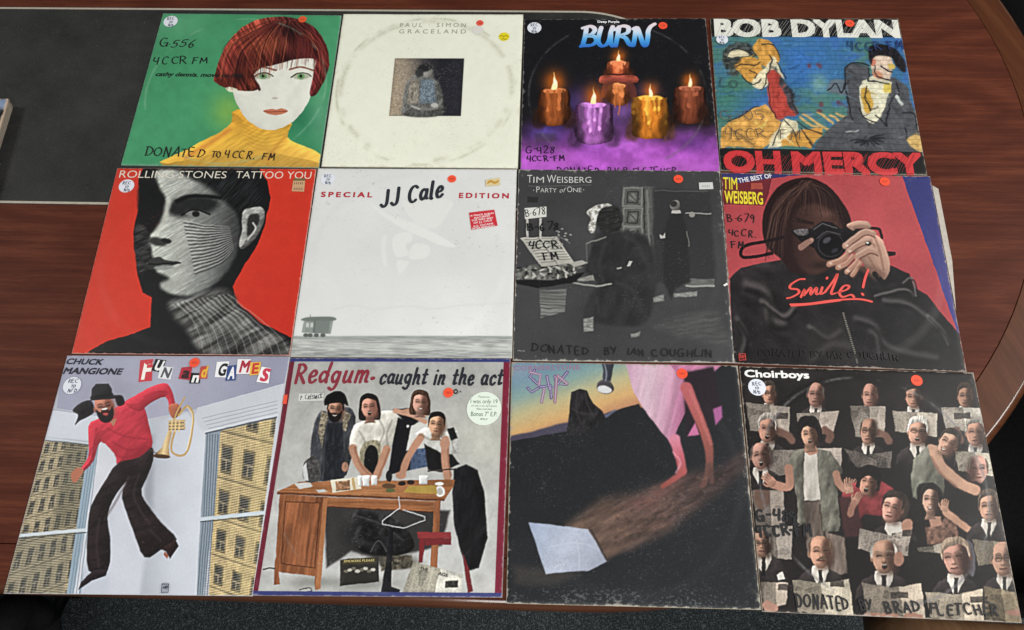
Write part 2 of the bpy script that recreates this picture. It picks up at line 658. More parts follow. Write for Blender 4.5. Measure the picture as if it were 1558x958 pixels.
    def warp(s, amp, scale, seed=1):
        """wobble everything drawn so far, as ink and brush do (amp in sheet points)"""
        n = s.n; k = n / scale
        jj, ii = np.meshgrid(np.arange(n), np.arange(n))
        x = np.clip(jj + (fbm(s.U * k, s.V * k, seed, 3) - .5) * 2.6 * amp, 0, n - 1.001)
        y = np.clip(ii + (fbm(s.U * k + 31, s.V * k + 7, seed + 50, 3) - .5) * 2.6 * amp, 0, n - 1.001)
        x0 = x.astype(int); y0 = y.astype(int); fx = (x - x0)[..., None]; fy = (y - y0)[..., None]
        C = s.C
        s.C = (C[y0, x0] * (1 - fx) + C[y0, x0 + 1] * fx) * (1 - fy) + (C[y0 + 1, x0] * (1 - fx) + C[y0 + 1, x0 + 1] * fx) * fy

    def crisp(s, amt, r=4):
        """printer's sharpening: local contrast of the reproduced picture"""
        B = s.C
        for ax in (0, 1):
            p = np.concatenate([np.repeat(np.take(B, [0], ax), r + 1, ax), B, np.repeat(np.take(B, [-1], ax), r, ax)], ax)
            c = np.cumsum(p, ax)
            k = B.shape[ax]
            B = (np.take(c, range(2 * r + 1, 2 * r + 1 + k), ax) - np.take(c, range(0, k), ax)) / (2 * r + 1)
        s.C = np.clip(s.C + amt * (s.C - B), 0, 255)

    def fade(s, k, tone=None, amt=0.0):
        """less saturated, blended a little towards a given tone"""
        g = (s.C @ np.array((.3, .59, .11)))[..., None]
        s.C = g + (s.C - g) * (1 - k)
        if tone is not None: s.C = s.C * (1 - amt) + np.array(tone, float) * amt

    def wear(s, amt=1.0, tone=(196, 190, 180), seed=3, width=0.012):
        """scuffed edges and corners"""
        e = np.minimum(np.minimum(s.U, 1 - s.U), np.minimum(s.V, 1 - s.V))
        c2 = np.minimum(np.hypot(np.minimum(s.U, 1 - s.U), np.minimum(s.V, 1 - s.V)), 1)
        n = fbm(s.U * 60, s.V * 60, seed, 3); n2 = fbm(s.U * 9, s.V * 9, seed + 5, 2)
        a = sstep(0.50, 0.72, n + 0.25 * (n2 - 0.5) + 0.36 * np.exp(-e / (width * 0.32)) + 0.18 * np.exp(-c2 / 0.02) - 0.20) * np.exp(-e / width) * amt
        a = np.clip(a, 0, 1)[..., None]
        s.C = s.C * (1 - a) + np.array(tone, float) * a

    def scuffs(s, amt, tone, seed=9, scale=140, th=0.74, where=None):
        n = fbm(s.U * scale, s.V * scale * 1.6, seed, 2) * 0.75 + 0.25 * fbm(s.U * 7, s.V * 7, seed + 3, 3)
        a = sstep(th - 0.05, th + 0.06, n) * amt
        if where is not None: a = a * where
        s.C = s.C * (1 - a[..., None]) + np.array(tone, float) * a[..., None]

    def ringwear(s, amt, tone, r0=0.475, w=0.006, seed=4, cx=0.5, cy=0.51):
        dx, dy = s.U - cx, s.V - cy
        r = np.hypot(dx, dy)
        an = np.arctan2(dy, dx)
        n = fbm(np.cos(an) * 5 + 9, np.sin(an) * 5 + 9, seed, 3); n2 = fbm(s.U * 90, s.V * 90, seed + 2, 2)
        a = np.exp(-((r - r0) / w) ** 2) * sstep(0.38, 0.62, n) * (0.35 + n2) * amt
        a = np.clip(a, 0, 1)[..., None]
        s.C = s.C * (1 - a) + np.array(tone, float) * a


def head(P, cx, cy, w, h, rot=0, skin=(186, 138, 112), hair=(40, 30, 26), style='short', yaw=0.0, mouth='closed',
         beard=None, glasses=False, lit=-1, dark=0.62, smile=False, neck=False):
    """an anonymous printed face"""
    r = math.radians(rot); ca, sa = math.cos(r), math.sin(r)

    def T(q): return [(cx + (a * w / 2) * ca - (b * h / 2) * sa, cy + (a * w / 2) * sa + (b * h / 2) * ca) for a, b in q]

    def E(a, b, ra, rb, c, **k):
        (x, y), = T([(a, b)])
        P.ell(x, y, ra * w / 2, rb * h / 2, c, rot=rot, **k)
    jr = random.Random(int(cx * 7 + cy * 13))
    sk = np.array(skin, float) * jr.uniform(.92, 1.08) * np.array((1, jr.uniform(.99, 1.04), jr.uniform(.99, 1.08))); hr = np.array(hair, float)
    dark = min(.86, dark + jr.uniform(-.08, .16)); w *= jr.uniform(.93, 1.05); rot += jr.uniform(-5, 5)
    if abs(yaw) < .05: yaw = jr.uniform(-.22, .22)
    r = math.radians(rot); ca, sa = math.cos(r), math.sin(r)
    u = max(P.unit * 1.4, w * 0.03)
    L = (lit, -0.5)
    if style == 'long':
        P.poly(T([(-1.2, -.5), (-.9, -1.1), (0, -1.3), (.9, -1.1), (1.25, -.5), (1.4, .4), (1.3, 1.15), (.6, 1.2), (-.6, 1.2), (-1.35, 1.1), (-1.4, .4)]), hr, sm=1, tex=(.4, w * .08, w * .5, 0), rnd=(.3, w * .2), light=L)
    elif style == 'curly':
        P.poly(T([(-1.5, -.1), (-1.4, -.9), (-.7, -1.45), (.3, -1.5), (1.2, -1.2), (1.6, -.4), (1.6, .5), (1.2, .75), (0, .4), (-1.1, .5)]), hr, sm=1, tex=(.7, w * .12, w * .12, 0), soft=u * 2)
    elif style == 'bob':
        P.poly(T([(-1.3, .2), (-1.3, -.7), (-.7, -1.25), (.1, -1.35), (.9, -1.15), (1.3, -.6), (1.3, .2), (1.1, .5), (-1.1, .5)]), hr, sm=1, tex=(.3, w * .08, w * .5, 0))
    if neck: P.poly(T([(-.5, .4), (.5, .4), (.55, 1.2), (.75, 1.45), (-.75, 1.45), (-.55, 1.2)]), sk * .72, soft=u * 1.5, rnd=(.25, w * .2), light=L)
    for sx in (-1, 1):
        if abs(yaw) < 0.3 or sx * yaw < 0: E(sx * 1.0 - yaw * 0.1, .05, .16, .24, sk * 0.82, soft=u)
    P.poly(T([(0, -1.0), (.55, -.9), (.9, -.45), (.95, .05), (.84, .5), (.5, .86), (.12, 1.0), (-.15, 1.0), (-.52, .86), (-.84, .5), (-.95, .05), (-.9, -.45), (-.55, -.9)]), sk, sm=1, rnd=(.22, w * .22), light=L, soft=u)
    E(-lit * .66, .1, .55, .95, sk * (1 - dark) * np.array([1, .90, .88]), soft=w * .45, op=.9)
    E(0, .95, .6, .2, sk * .5, soft=w * .3, op=.6)
    E(lit * .3, -.55, .45, .28, np.minimum(sk * 1.28, 250), soft=w * .34, op=.75)
    E(lit * .45, .22, .26, .22, np.minimum(sk * 1.2, 250), soft=w * .26, op=.65)
    ey = -.08
    for sx in (-1, 1):
        x = sx * .42 + yaw * .3
        E(x, ey - .04, .30, .14, sk * .5, soft=w * .24, op=.6)
        P.line(T([(x - .2, ey + .03), (x, ey - .01), (x + .2, ey + .03)]), h * .032, sk * .22, soft=u * 1.1, op=.85)
        P.line(T([(x - .24, ey - .20), (x, ey - .25), (x + .24, ey - .19)]), h * .04, hr * .5 + sk * .25, soft=u * 1.6, op=.65)
    n = yaw * .35
    P.line(T([(n - lit * .08, -.05), (n - lit * .14, .3)]), w * .09, sk * .72, soft=w * .1, op=.7)
    E(n, .33, .2, .05, sk * .5, soft=u * 1.5, op=.85)
    E(n + lit * .04, .2, .07, .14, np.minimum(sk * 1.18, 252), soft=w * .08, op=.7)
    if beard is not None:
        P.poly(T([(-.92, .05), (-.6, .3), (-.3, .36), (.0, .32), (.3, .36), (.6, .3), (.92, .05), (.88, .7), (.4, 1.22), (-.4, 1.22), (-.88, .7)]), beard, sm=1, soft=w * .08, tex=(.4, w * .06, w * .06, 0))
    mc = np.array((118, 62, 56)) * (sk.mean() / 145)
    if mouth == 'open':
        E(n, .58, .22, .17, sk * .18, soft=u * 1.4); E(n, .48, .19, .035, (215, 205, 190), soft=u, op=.8); E(n, .72, .16, .05, mc, soft=u, op=.8)
    elif smile:
        P.poly(T([(n - .36, .48), (n, .55), (n + .36, .48), (n + .2, .68), (n, .73), (n - .2, .68)]), mc * .75, sm=1, soft=u)
        P.poly(T([(n - .27, .52), (n, .57), (n + .27, .52), (n + .14, .62), (n, .65), (n - .14, .62)]), (226, 218, 205), sm=1, soft=u)
    else:
        P.line(T([(n - .28, .57), (n, .55), (n + .28, .57)]), h * .035, mc * .7, soft=u)
        E(n, .64, .2, .05, mc, soft=u * 1.4, op=.6)
    if style == 'moustache':
        P.line(T([(n - .4, .5), (n, .42), (n + .4, .5)]), h * .06, hr, soft=u)
    if glasses:
        for sx in (-1, 1):
            x = sx * .42 + yaw * .3
            q = [(x + .32 * math.cos(a), ey + .02 + .18 * math.sin(a)) for a in np.linspace(0, 2 * math.pi, 13)]
            P.line(T(q), max(h * .02, P.unit * .8), (60, 48, 42), soft=P.unit, op=.85)
        P.line(T([(-.1 + yaw * .3, ey), (.1 + yaw * .3, ey)]), max(h * .02, P.unit * .8), (60, 48, 42), soft=P.unit, op=.85)
    hx = dict(tex=(.4, w * .06, w * .35, rot + 8), soft=u * 1.3)
    if style in ('short', 'grey'):
        P.poly(T([(-1.06, .1), (-1.12, -.55), (-.75, -1.1), (0, -1.24), (.75, -1.12), (1.12, -.55), (1.06, .1), (.93, -.2), (.82, -.55), (.3, -.76), (-.4, -.7), (-.85, -.5), (-.92, -.2)]), hr, sm=1, rnd=(.3, w * .15), light=L, **hx)
    elif style in ('bald', 'moustache'):
        for sx in (-1, 1):
            P.poly(T([(sx * 1.04, .1), (sx * 1.1, -.4), (sx * .8, -.8), (sx * .86, -.4), (sx * .9, -.1)]), hr, sm=1, op=.9, **hx)
        E(lit * .25, -.72, .34, .14, np.minimum(sk * 1.3, 250), soft=w * .2, op=.6)
    elif style in ('long', 'curly', 'bob', 'fringe'):
        b = -.34 if style in ('bob', 'fringe') else (-.5 if style == 'curly' else -.66)
        P.poly(T([(-1.12, .35), (-1.2, -.5), (-.75, -1.16), (0, -1.3), (.75, -1.16), (1.2, -.5), (1.14, .6), (.98, .1), (.84, b + .1), (.2, b - .1), (-.25, b - .14), (-.8, b + .1), (-.98, .1), (-1.14, .6)]), hr, sm=1, rnd=(.35, w * .2), light=L, **hx)


def shirt_front(P, cx, y0, w, y1, suit=(30, 26, 27), shirt=(205, 200, 192), tie=(28, 26, 30), lean=0):
    """dark jacket, white collar and tie under a face"""
    P.poly([(cx - w * .30, y0 + w * .02), (cx - w * .75, y0 + w * .28), (cx - w * .98, y0 + w * .6), (cx - w * 1.05, y1), (cx + w * 1.05, y1), (cx + w * .98, y0 + w * .6), (cx + w * .75, y0 + w * .28), (cx + w * .30, y0 + w * .02)], suit, sm=0, soft=P.unit * 3, rnd=(.35, w * .2), tex=(.25, w * .3, w * .3, 0))
    P.poly([(cx - w * .32, y0 - w * .05), (cx + w * .32, y0 - w * .05), (cx + w * .34, y0 + w * .2), (cx + lean, y0 + w * .95), (cx - w * .36, y0 + w * .25)], shirt, soft=P.unit * 1.6, rnd=(.2, w * .1))
    P.poly([(cx - w * .10, y0 + w * .10), (cx + w * .10, y0 + w * .10), (cx + w * .07, y0 + w * .25), (cx + w * .10 + lean, y0 + w * .95), (cx - w * .1 + lean, y0 + w * .95), (cx - w * .07, y0 + w * .25)], tie, soft=P.unit * 1.4)


def newsprint(P, quad, tone=(176, 166, 148), fold=None, seed=1, dark=.18):
    """an open newspaper: columns of grey unreadable lines"""
    q = np.array(quad, float)
    d = q[1] - q[0]; ang = math.degrees(math.atan2(d[1], d[0]))
    t = np.array(tone, float) * 1.12

    def c(x, y):
        ca, sa = math.cos(math.radians(ang)), math.sin(math.radians(ang))
        a = (x - q[0][0]) * ca + (y - q[0][1]) * sa
        b = -(x - q[0][0]) * sa + (y - q[0][1]) * ca
        n = vnoise(a / 4.0, b / 2.6, seed)
        colm = sstep(.06, .12, np.abs(((a / 30.0) % 1) - .5)) 
        blk = sstep(.70, .74, vnoise(a / 46.0 + 3, b / 30.0, seed + 4))
        k = 1 - dark * sstep(.35, .65, n) * colm - .30 * blk * (.5 + .5 * vnoise(a / 9, b / 7, seed + 2))
        lowf = .74 + .5 * fbm(a / 70, b / 70, seed + 8, 2)
        return t * (k * lowf)[..., None]
    P.poly(quad, c, soft=P.unit * 1.4, edge=(.15, 10))
    if not fold: fold = [tuple(q[0] * .45 + q[1] * .55), tuple(q[3] * .45 + q[2] * .55)] if len(q) == 4 else None
    if fold:
        P.poly([fold[0], fold[1], tuple(q[-1]), tuple(q[0])], t * .55, op=.42, soft=P.unit * 2)
        P.poly([fold[0], fold[1], q[2 if len(q) == 4 else 3], q[1 if len(q) == 4 else 2]], np.minimum(t * 1.24, 240), op=.45, soft=P.unit * 2)


def hand(P, cx, cy, s, rot=0, skin=(186, 138, 112), fingers=4, flip=1):
    """printed hand: palm, four unequal fingers and a thumb"""
    r = math.radians(rot); ca, sa = math.cos(r), math.sin(r)
    def T(q): return [(cx + (a * flip * ca - b * sa) * s, cy + (a * flip * sa + b * ca) * s) for a, b in q]
    sk = np.array(skin, float)
    P.poly(T([(-.35, .5), (-.42, -.1), (-.3, -.35), (.35, -.35), (.45, 0), (.35, .5)]), sk, sm=1, rnd=(.25, s * .2), soft=P.unit * 1.5)
    for i, (x, l) in enumerate(((-.3, .75), (-.1, .95), (.12, .9), (.32, .7))[:fingers]):
        P.line(T([(x, -.2), (x * 1.15, -.3 - l * .4), (x * 1.2 + .05, -.3 - l * .75)]), s * .2, sk * (1.0 - .05 * i), soft=P.unit * 1.5, taper=.25)
        if i: P.line(T([(x - .11, -.15), (x * 1.15 - .12, -.3 - l * .6)]), s * .035, sk * .55, soft=P.unit, op=.7)
    P.line(T([(-.35, .25), (-.62, -.05), (-.66, -.3)]), s * .21, sk * .95, soft=P.unit * 1.5, taper=.2)


# ------------------------------------------------------------------ print and ink materials
def print_material(name, rough, spec, coat=0.0):
    m, nt, b = new_mat(name)
    L = nt.links
    at = N_(nt, 'ShaderNodeAttribute', attribute_name='ink', attribute_type='GEOMETRY')
    tc = N_(nt, 'ShaderNodeTexCoord')
    n = N_(nt, 'ShaderNodeTexNoise')
    n.inputs['Scale'].default_value = 14
    n.inputs['Detail'].default_value = 7
    n.inputs['Roughness'].default_value = 0.65
    L.new(tc.outputs['Object'], n.inputs['Vector'])
    r = ramp(nt, [(0.3, (rough - .03,) * 3), (0.7, (rough + .04,) * 3)])
    L.new(n.outputs['Fac'], r.inputs['Fac'])
    L.new(r.outputs['Color'], b.inputs['Roughness'])
    f = N_(nt, 'ShaderNodeTexNoise')
    f.inputs['Scale'].default_value = 900
    f.inputs['Detail'].default_value = 2
    L.new(tc.outputs['Object'], f.inputs['Vector'])
    bp = N_(nt, 'ShaderNodeBump')
    bp.inputs['Strength'].default_value = 0.25
    bp.inputs['Distance'].default_value = 0.0004
    L.new(f.outputs['Fac'], bp.inputs['Height'])
    L.new(bp.outputs['Normal'], b.inputs['Normal'])
    L.new(at.outputs['Color'], b.inputs['Base Color'])
    b.inputs['Specular IOR Level'].default_value = spec
    b.inputs['Coat Weight'].default_value = coat
    b.inputs['Coat Roughness'].default_value = 0.25
    return m


M_PRINT = print_material('printed_card', 0.42, 0.22)
M_INK = print_material('printing_ink', 0.5, 0.35)


def set_ink(me, lin_rgb):
    """per-point linear colours"""
    a = me.attributes.new('ink', 'FLOAT_COLOR', 'POINT')
    k = np.ones((len(me.vertices), 4), np.float32)
    k[:, :3] = lin_rgb
    a.data.foreach_set('color', k.ravel())


def mesh_np(name, V, F, mat, parent, ink=None, smooth=True):
    """fast quad/tri mesh from arrays (F: n x k)"""
    me = bpy.data.meshes.new(name)
    F = np.asarray(F, np.int32)
    me.vertices.add(len(V)); me.vertices.foreach_set('co', np.asarray(V, np.float32).ravel())
    me.loops.add(F.size); me.loops.foreach_set('vertex_index', F.ravel())
    me.polygons.add(len(F)); me.polygons.foreach_set('loop_start', np.arange(len(F), dtype=np.int32) * F.shape[1])
    if smooth: me.polygons.foreach_set('use_smooth', np.ones(len(F), bool))
    me.update(calc_edges=True)
    if ink is not None: set_ink(me, ink)
    me.materials.append(mat)
    o = bpy.data.objects.new(name, me)
    o.parent = parent
    COL.objects.link(o)
    return o


# ------------------------------------------------------------------ the sleeve itself
class Sleeve:
    """a record sleeve lying on the table: bowed printed card with everything printed, written and stuck on it"""

    def __init__(s, corners, z, pr, label, group='record sleeves laid out in rows', edge_rgb=(168, 160, 148), seed=0, bow=0.0010, thick=0.0026, black=14.0):
        c = np.array(corners, float)
        mid = c.mean(0)
        c = c + (mid - c) / np.linalg.norm(mid - c, axis=1)[:, None] * 0.0006
        s.o = mid
        s.c = c - mid
        s.z = np.array(z if hasattr(z, '__len__') else [z] * 4, float)
        s.P = pr; s.seed = seed; s.bow = bow; s.thick = thick
        s.root = empty('record_sleeve', (mid[0], mid[1], 0))
        tag(s.root, label, 'record sleeve', group)
        s.lift = 0.00022
        n = pr.n
        x, y, zz = s.at(pr.U.ravel(), pr.V.ravel())
        i = np.arange(n * n).reshape(n, n)
        F = np.stack([i[1:, :-1], i[1:, 1:], i[:-1, 1:], i[:-1, :-1]], -1).reshape(-1, 4)
        mesh_np('printed_front', np.stack([x, y, zz], -1), F, M_PRINT, s.root, srgb(np.clip(pr.C.reshape(-1, 3) - black * (1 - pr.C.reshape(-1, 3) / 255) ** 2, 4, 250)))
        # card body just under the print: rounded worn edges
        k = 40
        t = np.linspace(0, 1, k, endpoint=False)
        loop = [(a, 0) for a in t] + [(1, a) for a in t] + [(1 - a, 1) for a in t] + [(0, 1 - a) for a in t]
        L = np.array(loop)
        rings = []
        for grow, dz in ((-0.002, -0.00004), (0.0008, -0.0001), (0.0018, -0.0006), (0.0018, -thick * .8), (0.0004, -thick)):
            q = 0.5 + (L - 0.5) * (1 + 2 * grow)
            X, Y, Z = s.at(np.clip(q[:, 0], 0, 1), np.clip(q[:, 1], 0, 1))
            X2, Y2 = s.xy(q[:, 0], q[:, 1])
            rings.append(np.stack([X2, Y2, Z + dz], -1))
        V = np.concatenate(rings); m = len(L)
        F = [(r * m + j, (r + 1) * m + j, (r + 1) * m + (j + 1) % m, r * m + (j + 1) % m) for r in range(len(rings) - 1) for j in range(m)]
        mesh_np('card_edge', V, F, paint(edge_rgb, 0.8, 0.2), s.root)
        b0 = (len(rings) - 1) * m
        mesh_obj('card_back', rings[-1], [tuple(reversed(range(m)))], paint((150, 145, 135), 0.8, 0.2), s.root)

    def xy(s, u, v):
        a, b, c, d = s.c
        u = np.asarray(u)[..., None]; v = np.asarray(v)[..., None]
        p = (a * (1 - u) + b * u) * (1 - v) + (d * (1 - u) + c * u) * v
        return p[..., 0], p[..., 1]

    def at(s, u, v, lift=0.0):
        u = np.asarray(u, float); v = np.asarray(v, float)
        x, y = s.xy(u, v)
        z = (s.z[0] * (1 - u) + s.z[1] * u) * (1 - v) + (s.z[3] * (1 - u) + s.z[2] * u) * v
        r = np.hypot(u - .5, v - .5)
        e = np.minimum(np.minimum(u, 1 - u), np.minimum(v, 1 - v))
        z = z + s.bow * sstep(.49, .44, r) * .6 + s.bow * 1.2 * (fbm(u * 2.2 + s.seed * 3.1, v * 2.2, 40 + s.seed, 2) - .35)
        z = z - 0.0007 * np.exp(-e / 0.006)
        return x, y, z + lift

    # --- lettering
    def _warp(s, pts2, a, b, cap, slant=0.0, dx=0.0):
        """pts2: x 0..1 along the line, y in cap heights -> u, v"""
        (u0, v0), (u1, v1) = s.P.uv(*a), s.P.uv(*b)
        mx, my = (a[0] + b[0]) / 2, (a[1] + b[1]) / 2
        _, va = s.P.uv(mx, my); _, vb = s.P.uv(mx, my - cap)
        hgt = abs(va - vb)
        d = np.array([u1 - u0, v1 - v0]); l = np.hypot(*d); d = d / l
        n = np.array([d[1], -d[0]])
        q = np.asarray(pts2, float)
        p = np.array([u0, v0]) + np.outer(q[:, 0] * l + q[:, 1] * slant * hgt, d) + np.outer(q[:, 1] * hgt, n)
        return p[:, 0], p[:, 1]

    def put(s, name, u, v, F, rgb, rise=0.0, mat=None, ink=None, parent=None):
        s.lift += 0.00003
        lift = s.lift + rise
        s.lift += float(np.max(rise))
        x, y, z = s.at(u, v, lift)
        col = srgb(np.array(rgb, float)) if ink is None else ink
        me = bpy.data.meshes.new(name)
        me.from_pydata(np.stack([x, y, z], -1).tolist(), [], F)
        me.update()
        set_ink(me, col)
        me.materials.append(mat or M_INK)
        o = bpy.data.objects.new(name, me)
        o.parent = parent or s.root
        COL.objects.link(o)
        return o

    def type(s, txt, a, b, cap, rgb, bold=0.0, slant=0.0, space=1.0, name='title_lettering', parent=None, grad=None):
        """set in type: baseline from a to b, capitals cap high"""
        V, F, ch, Z = font_mesh(txt, bold, space)
        u, v = s._warp(np.stack([V[:, 0], V[:, 1] / ch], -1), a, b, cap, slant)
        ink = None
        if grad is not None:
            t = np.clip(V[:, 1] / ch, 0, 1)[:, None]
            ink = srgb(np.array(grad[0]) * (1 - t) + np.array(grad[1]) * t)
        return s.put(name, u, v, F, rgb, ink=ink, parent=parent, rise=Z)

    def strokes(s, polys, pen, rgb, name, nib=0.0, parent=None, sm=True, grad=None):
        """pen lines in drawing units, pen wide"""
        V = []; F = []; Z = []
        for k, q in enumerate(polys):
            u, v = s.P.uv(np.array([p[0] for p in q], float), np.array([p[1] for p in q], float))
            v2, f2 = ribbon(np.stack([u, v], -1), pen / abs(s.P.quad[1][0] - s.P.quad[0][0]), nib, sm)
            F += [tuple(i + len(V) for i in f) for f in f2]
            V += v2; Z += [k * 0.00001] * len(v2)
        V = np.array(V)
        ink = None
        if grad is not None:      # colours from y0 down to y1
            ys = hmap(s.P.H, V[:, 0], V[:, 1])[1]
            t = np.clip((ys - grad[0]) / (grad[1] - grad[0]), 0, 1)
            ink = srgb(np.stack([np.interp(t, np.linspace(0, 1, len(grad) - 2), [c[i] for c in grad[2:]]) for i in range(3)], -1))
        return s.put(name, V[:, 0], V[:, 1], F, rgb, rise=np.array(Z), parent=parent, ink=ink)

    def write(s, txt, a, b, cap, pen, rgb=(20, 20, 24), name='handwriting', nib=0.4, slant=0.0, seed=1, wob=.13, parent=None, sm=True):
        """marker handwriting along a baseline"""
        rnd = random.Random(seed)
        x = 0.0; out = []
        for chh in txt:
            if chh == ' ':
                x += 0.5; continue
            w, st = GLYPH[chh]
            k = rnd.uniform(-wob, wob); sh = rnd.uniform(-wob, wob)
            tl = rnd.uniform(-wob, wob) * 1.2; gap = 0.24 + rnd.uniform(-.08, .14) * (wob > .04)
            for q in st:
                out.append([(x + px * (1 + k) + py * tl, py * (1 + sh) + k * .9 + rnd.uniform(-.02, .02) * (wob > .04)) for px, py in q])
            x += w + gap
        x -= gap
        V = []; F = []; Z = []
        pw = pen / abs(s.P.quad[1][0] - s.P.quad[0][0])
        for k, q in enumerate(out):
            u, v = s._warp([(px / x, py) for px, py in q], a, b, cap, slant)
            v2, f2 = ribbon(np.stack([u, v], -1), pw, nib, sm)
            F += [tuple(i + len(V) for i in f) for f in f2]
            V += v2; Z += [k * 0.00001] * len(v2)
        V = np.array(V)
        return s.put(name, V[:, 0], V[:, 1], F, rgb, rise=np.array(Z), parent=parent)

    def disc(s, x, y, r, rgb, name='round_sticker', rv=None):
        u0, v0 = s.P.uv(x, y)
        ru = r / abs(s.P.quad[1][0] - s.P.quad[0][0])
        n = 28
        rr = [0.0, 0.5, 0.96, 1.0]
        V = [(u0, v0)]; F = []
        for k, q in enumerate(rr[1:]):
            for i in range(n):
                V.append((u0 + ru * q * math.cos(2 * math.pi * i / n), v0 + ru * q * math.sin(2 * math.pi * i / n)))
        for i in range(n):
            j = (i + 1) % n
            F.append((0, 1 + j, 1 + i))
            for k in range(2): F.append((1 + k * n + i, 1 + k * n + j, 1 + (k + 1) * n + j, 1 + (k + 1) * n + i))
        V = np.array(V)
        o = s.put(name, V[:, 0], V[:, 1], F, rgb, mat=M_PRINT)
        return o

    def patch(s, pts, rgb, name='label', n=6):
        """rectangular paper label from four corners (tl, tr, br, bl)"""
        q = [s.P.uv(*p) for p in pts]
        V = []; F = []
        for j in range(n + 1):
            for i in range(n + 1):
                a, b = i / n, j / n
                V.append(tuple((q[0][k] * (1 - a) + q[1][k] * a) * (1 - b) + (q[3][k] * (1 - a) + q[2][k] * a) * b for k in (0, 1)))
        for j in range(n):
            for i in range(n):
                F.append((j * (n + 1) + i, (j + 1) * (n + 1) + i, (j + 1) * (n + 1) + i + 1, j * (n + 1) + i + 1))
        V = np.array(V)
        return s.put(name, V[:, 0], V[:, 1], F, rgb, mat=M_PRINT)


_fm = {}


def font_mesh(txt, bold=0.0, space=1.0):
    """triangulated lettering: x scaled to 0..1, y in font units, with the cap height"""
    key = (txt, bold, space)
    if key in _fm: return _fm[key]
    def raw(t):
        cu = bpy.data.curves.new('lettering', 'FONT')
        cu.body = t; cu.offset = min(bold, 0); cu.space_character = space; cu.resolution_u = 3
        ob = bpy.data.objects.new('lettering', cu)
        COL.objects.link(ob)
        bpy.context.view_layer.update()
        ev = ob.evaluated_get(bpy.context.evaluated_depsgraph_get())
        me = ev.to_mesh()
        b = bmesh.new(); b.from_mesh(me)
        for _ in range(5 if t != 'H' else 0):      # short edges, so that lettering follows the bowed card
            bmesh.ops.triangulate(b, faces=[f for f in b.faces if len(f.verts) > 3])
            e = [x for x in b.edges if x.calc_length() > 0.22]
            if not e: break
            bmesh.ops.subdivide_edges(b, edges=e, cuts=1)
        bmesh.ops.triangulate(b, faces=[f for f in b.faces if len(f.verts) > 3])
        b.verts.index_update()
        V = np.array([v.co[:2] for v in b.verts]); F = [tuple(v.index for v in f.verts) for f in b.faces]
        b.free()
        ev.to_mesh_clear()
        bpy.data.objects.remove(ob); bpy.data.curves.remove(cu)
        return V, F
    V, F = raw(txt)
    H, _ = raw('H')
    ch = H[:, 1].max()
    x0, x1 = V[:, 0].min(), V[:, 0].max()
    Z = np.zeros(len(V))
    if bold > 0:          # heavy faces: the outline repeated a little to each side
        k = bold
        sh = [(0, 0), (-k, -k), (k, -k), (-k, k), (k, k), (k, 0), (-k, 0)]
        n = len(V)
        Z = np.concatenate([np.full(n, i * 0.000008) for i in range(len(sh))])
        F = [tuple(i + n * j for i in f) for j in range(len(sh)) for f in F]
        V = np.concatenate([V + np.array(o) for o in sh])
        x0, x1 = V[:, 0].min(), V[:, 0].max()
    V = V.copy(); V[:, 0] = (V[:, 0] - x0) / (x1 - x0)
    _fm[key] = (V, F, ch, Z)
    return _fm[key]


def ribbon(uv, w, nib=0.0, sm=True):
    """flat pen stroke with round ends; nib > 0 makes it thicker on down strokes"""
    P = np.array(spline(list(uv), 5, False)) if (sm and len(uv) > 2) else np.array(uv, float)
    keep = [0]
    for i in range(1, len(P)):
        if np.hypot(*(P[i] - P[keep[-1]])) > w * .12: keep.append(i)
    P = P[keep]
    if len(P) == 1: P = np.array([P[0] - [w * .1, 0], P[0] + [w * .1, 0]])
    T = np.gradient(P, axis=0)
    T /= np.maximum(np.hypot(T[:, 0], T[:, 1]), 1e-9)[:, None]
    N = np.stack([-T[:, 1], T[:, 0]], -1)
    k = np.ones(len(P))
    if nib: k = 1 - nib + nib * np.abs(T[:, 1] * .9 + T[:, 0] * .35)
    hw = w * .5 * k
    V = []; F = []
    def add(c, n, h):
        V.append(tuple(c - n * h)); V.append(tuple(c + n * h))
    for f in (.92, .6): add(P[0] - T[0] * hw[0] * f, N[0], hw[0] * math.sqrt(1 - f * f))
    for p, n, h in zip(P, N, hw): add(p, n, h)
    for f in (.6, .92): add(P[-1] + T[-1] * hw[-1] * f, N[-1], hw[-1] * math.sqrt(1 - f * f))
    for i in range(len(V) // 2 - 1):
        F.append((2 * i, 2 * i + 1, 2 * i + 3, 2 * i + 2))
    return V, F


def arc(cx, cy, rx, ry, a0, a1, n=8):
    return [(cx + rx * math.cos(math.radians(a0 + (a1 - a0) * i / n)), cy + ry * math.sin(math.radians(a0 + (a1 - a0) * i / n))) for i in range(n + 1)]


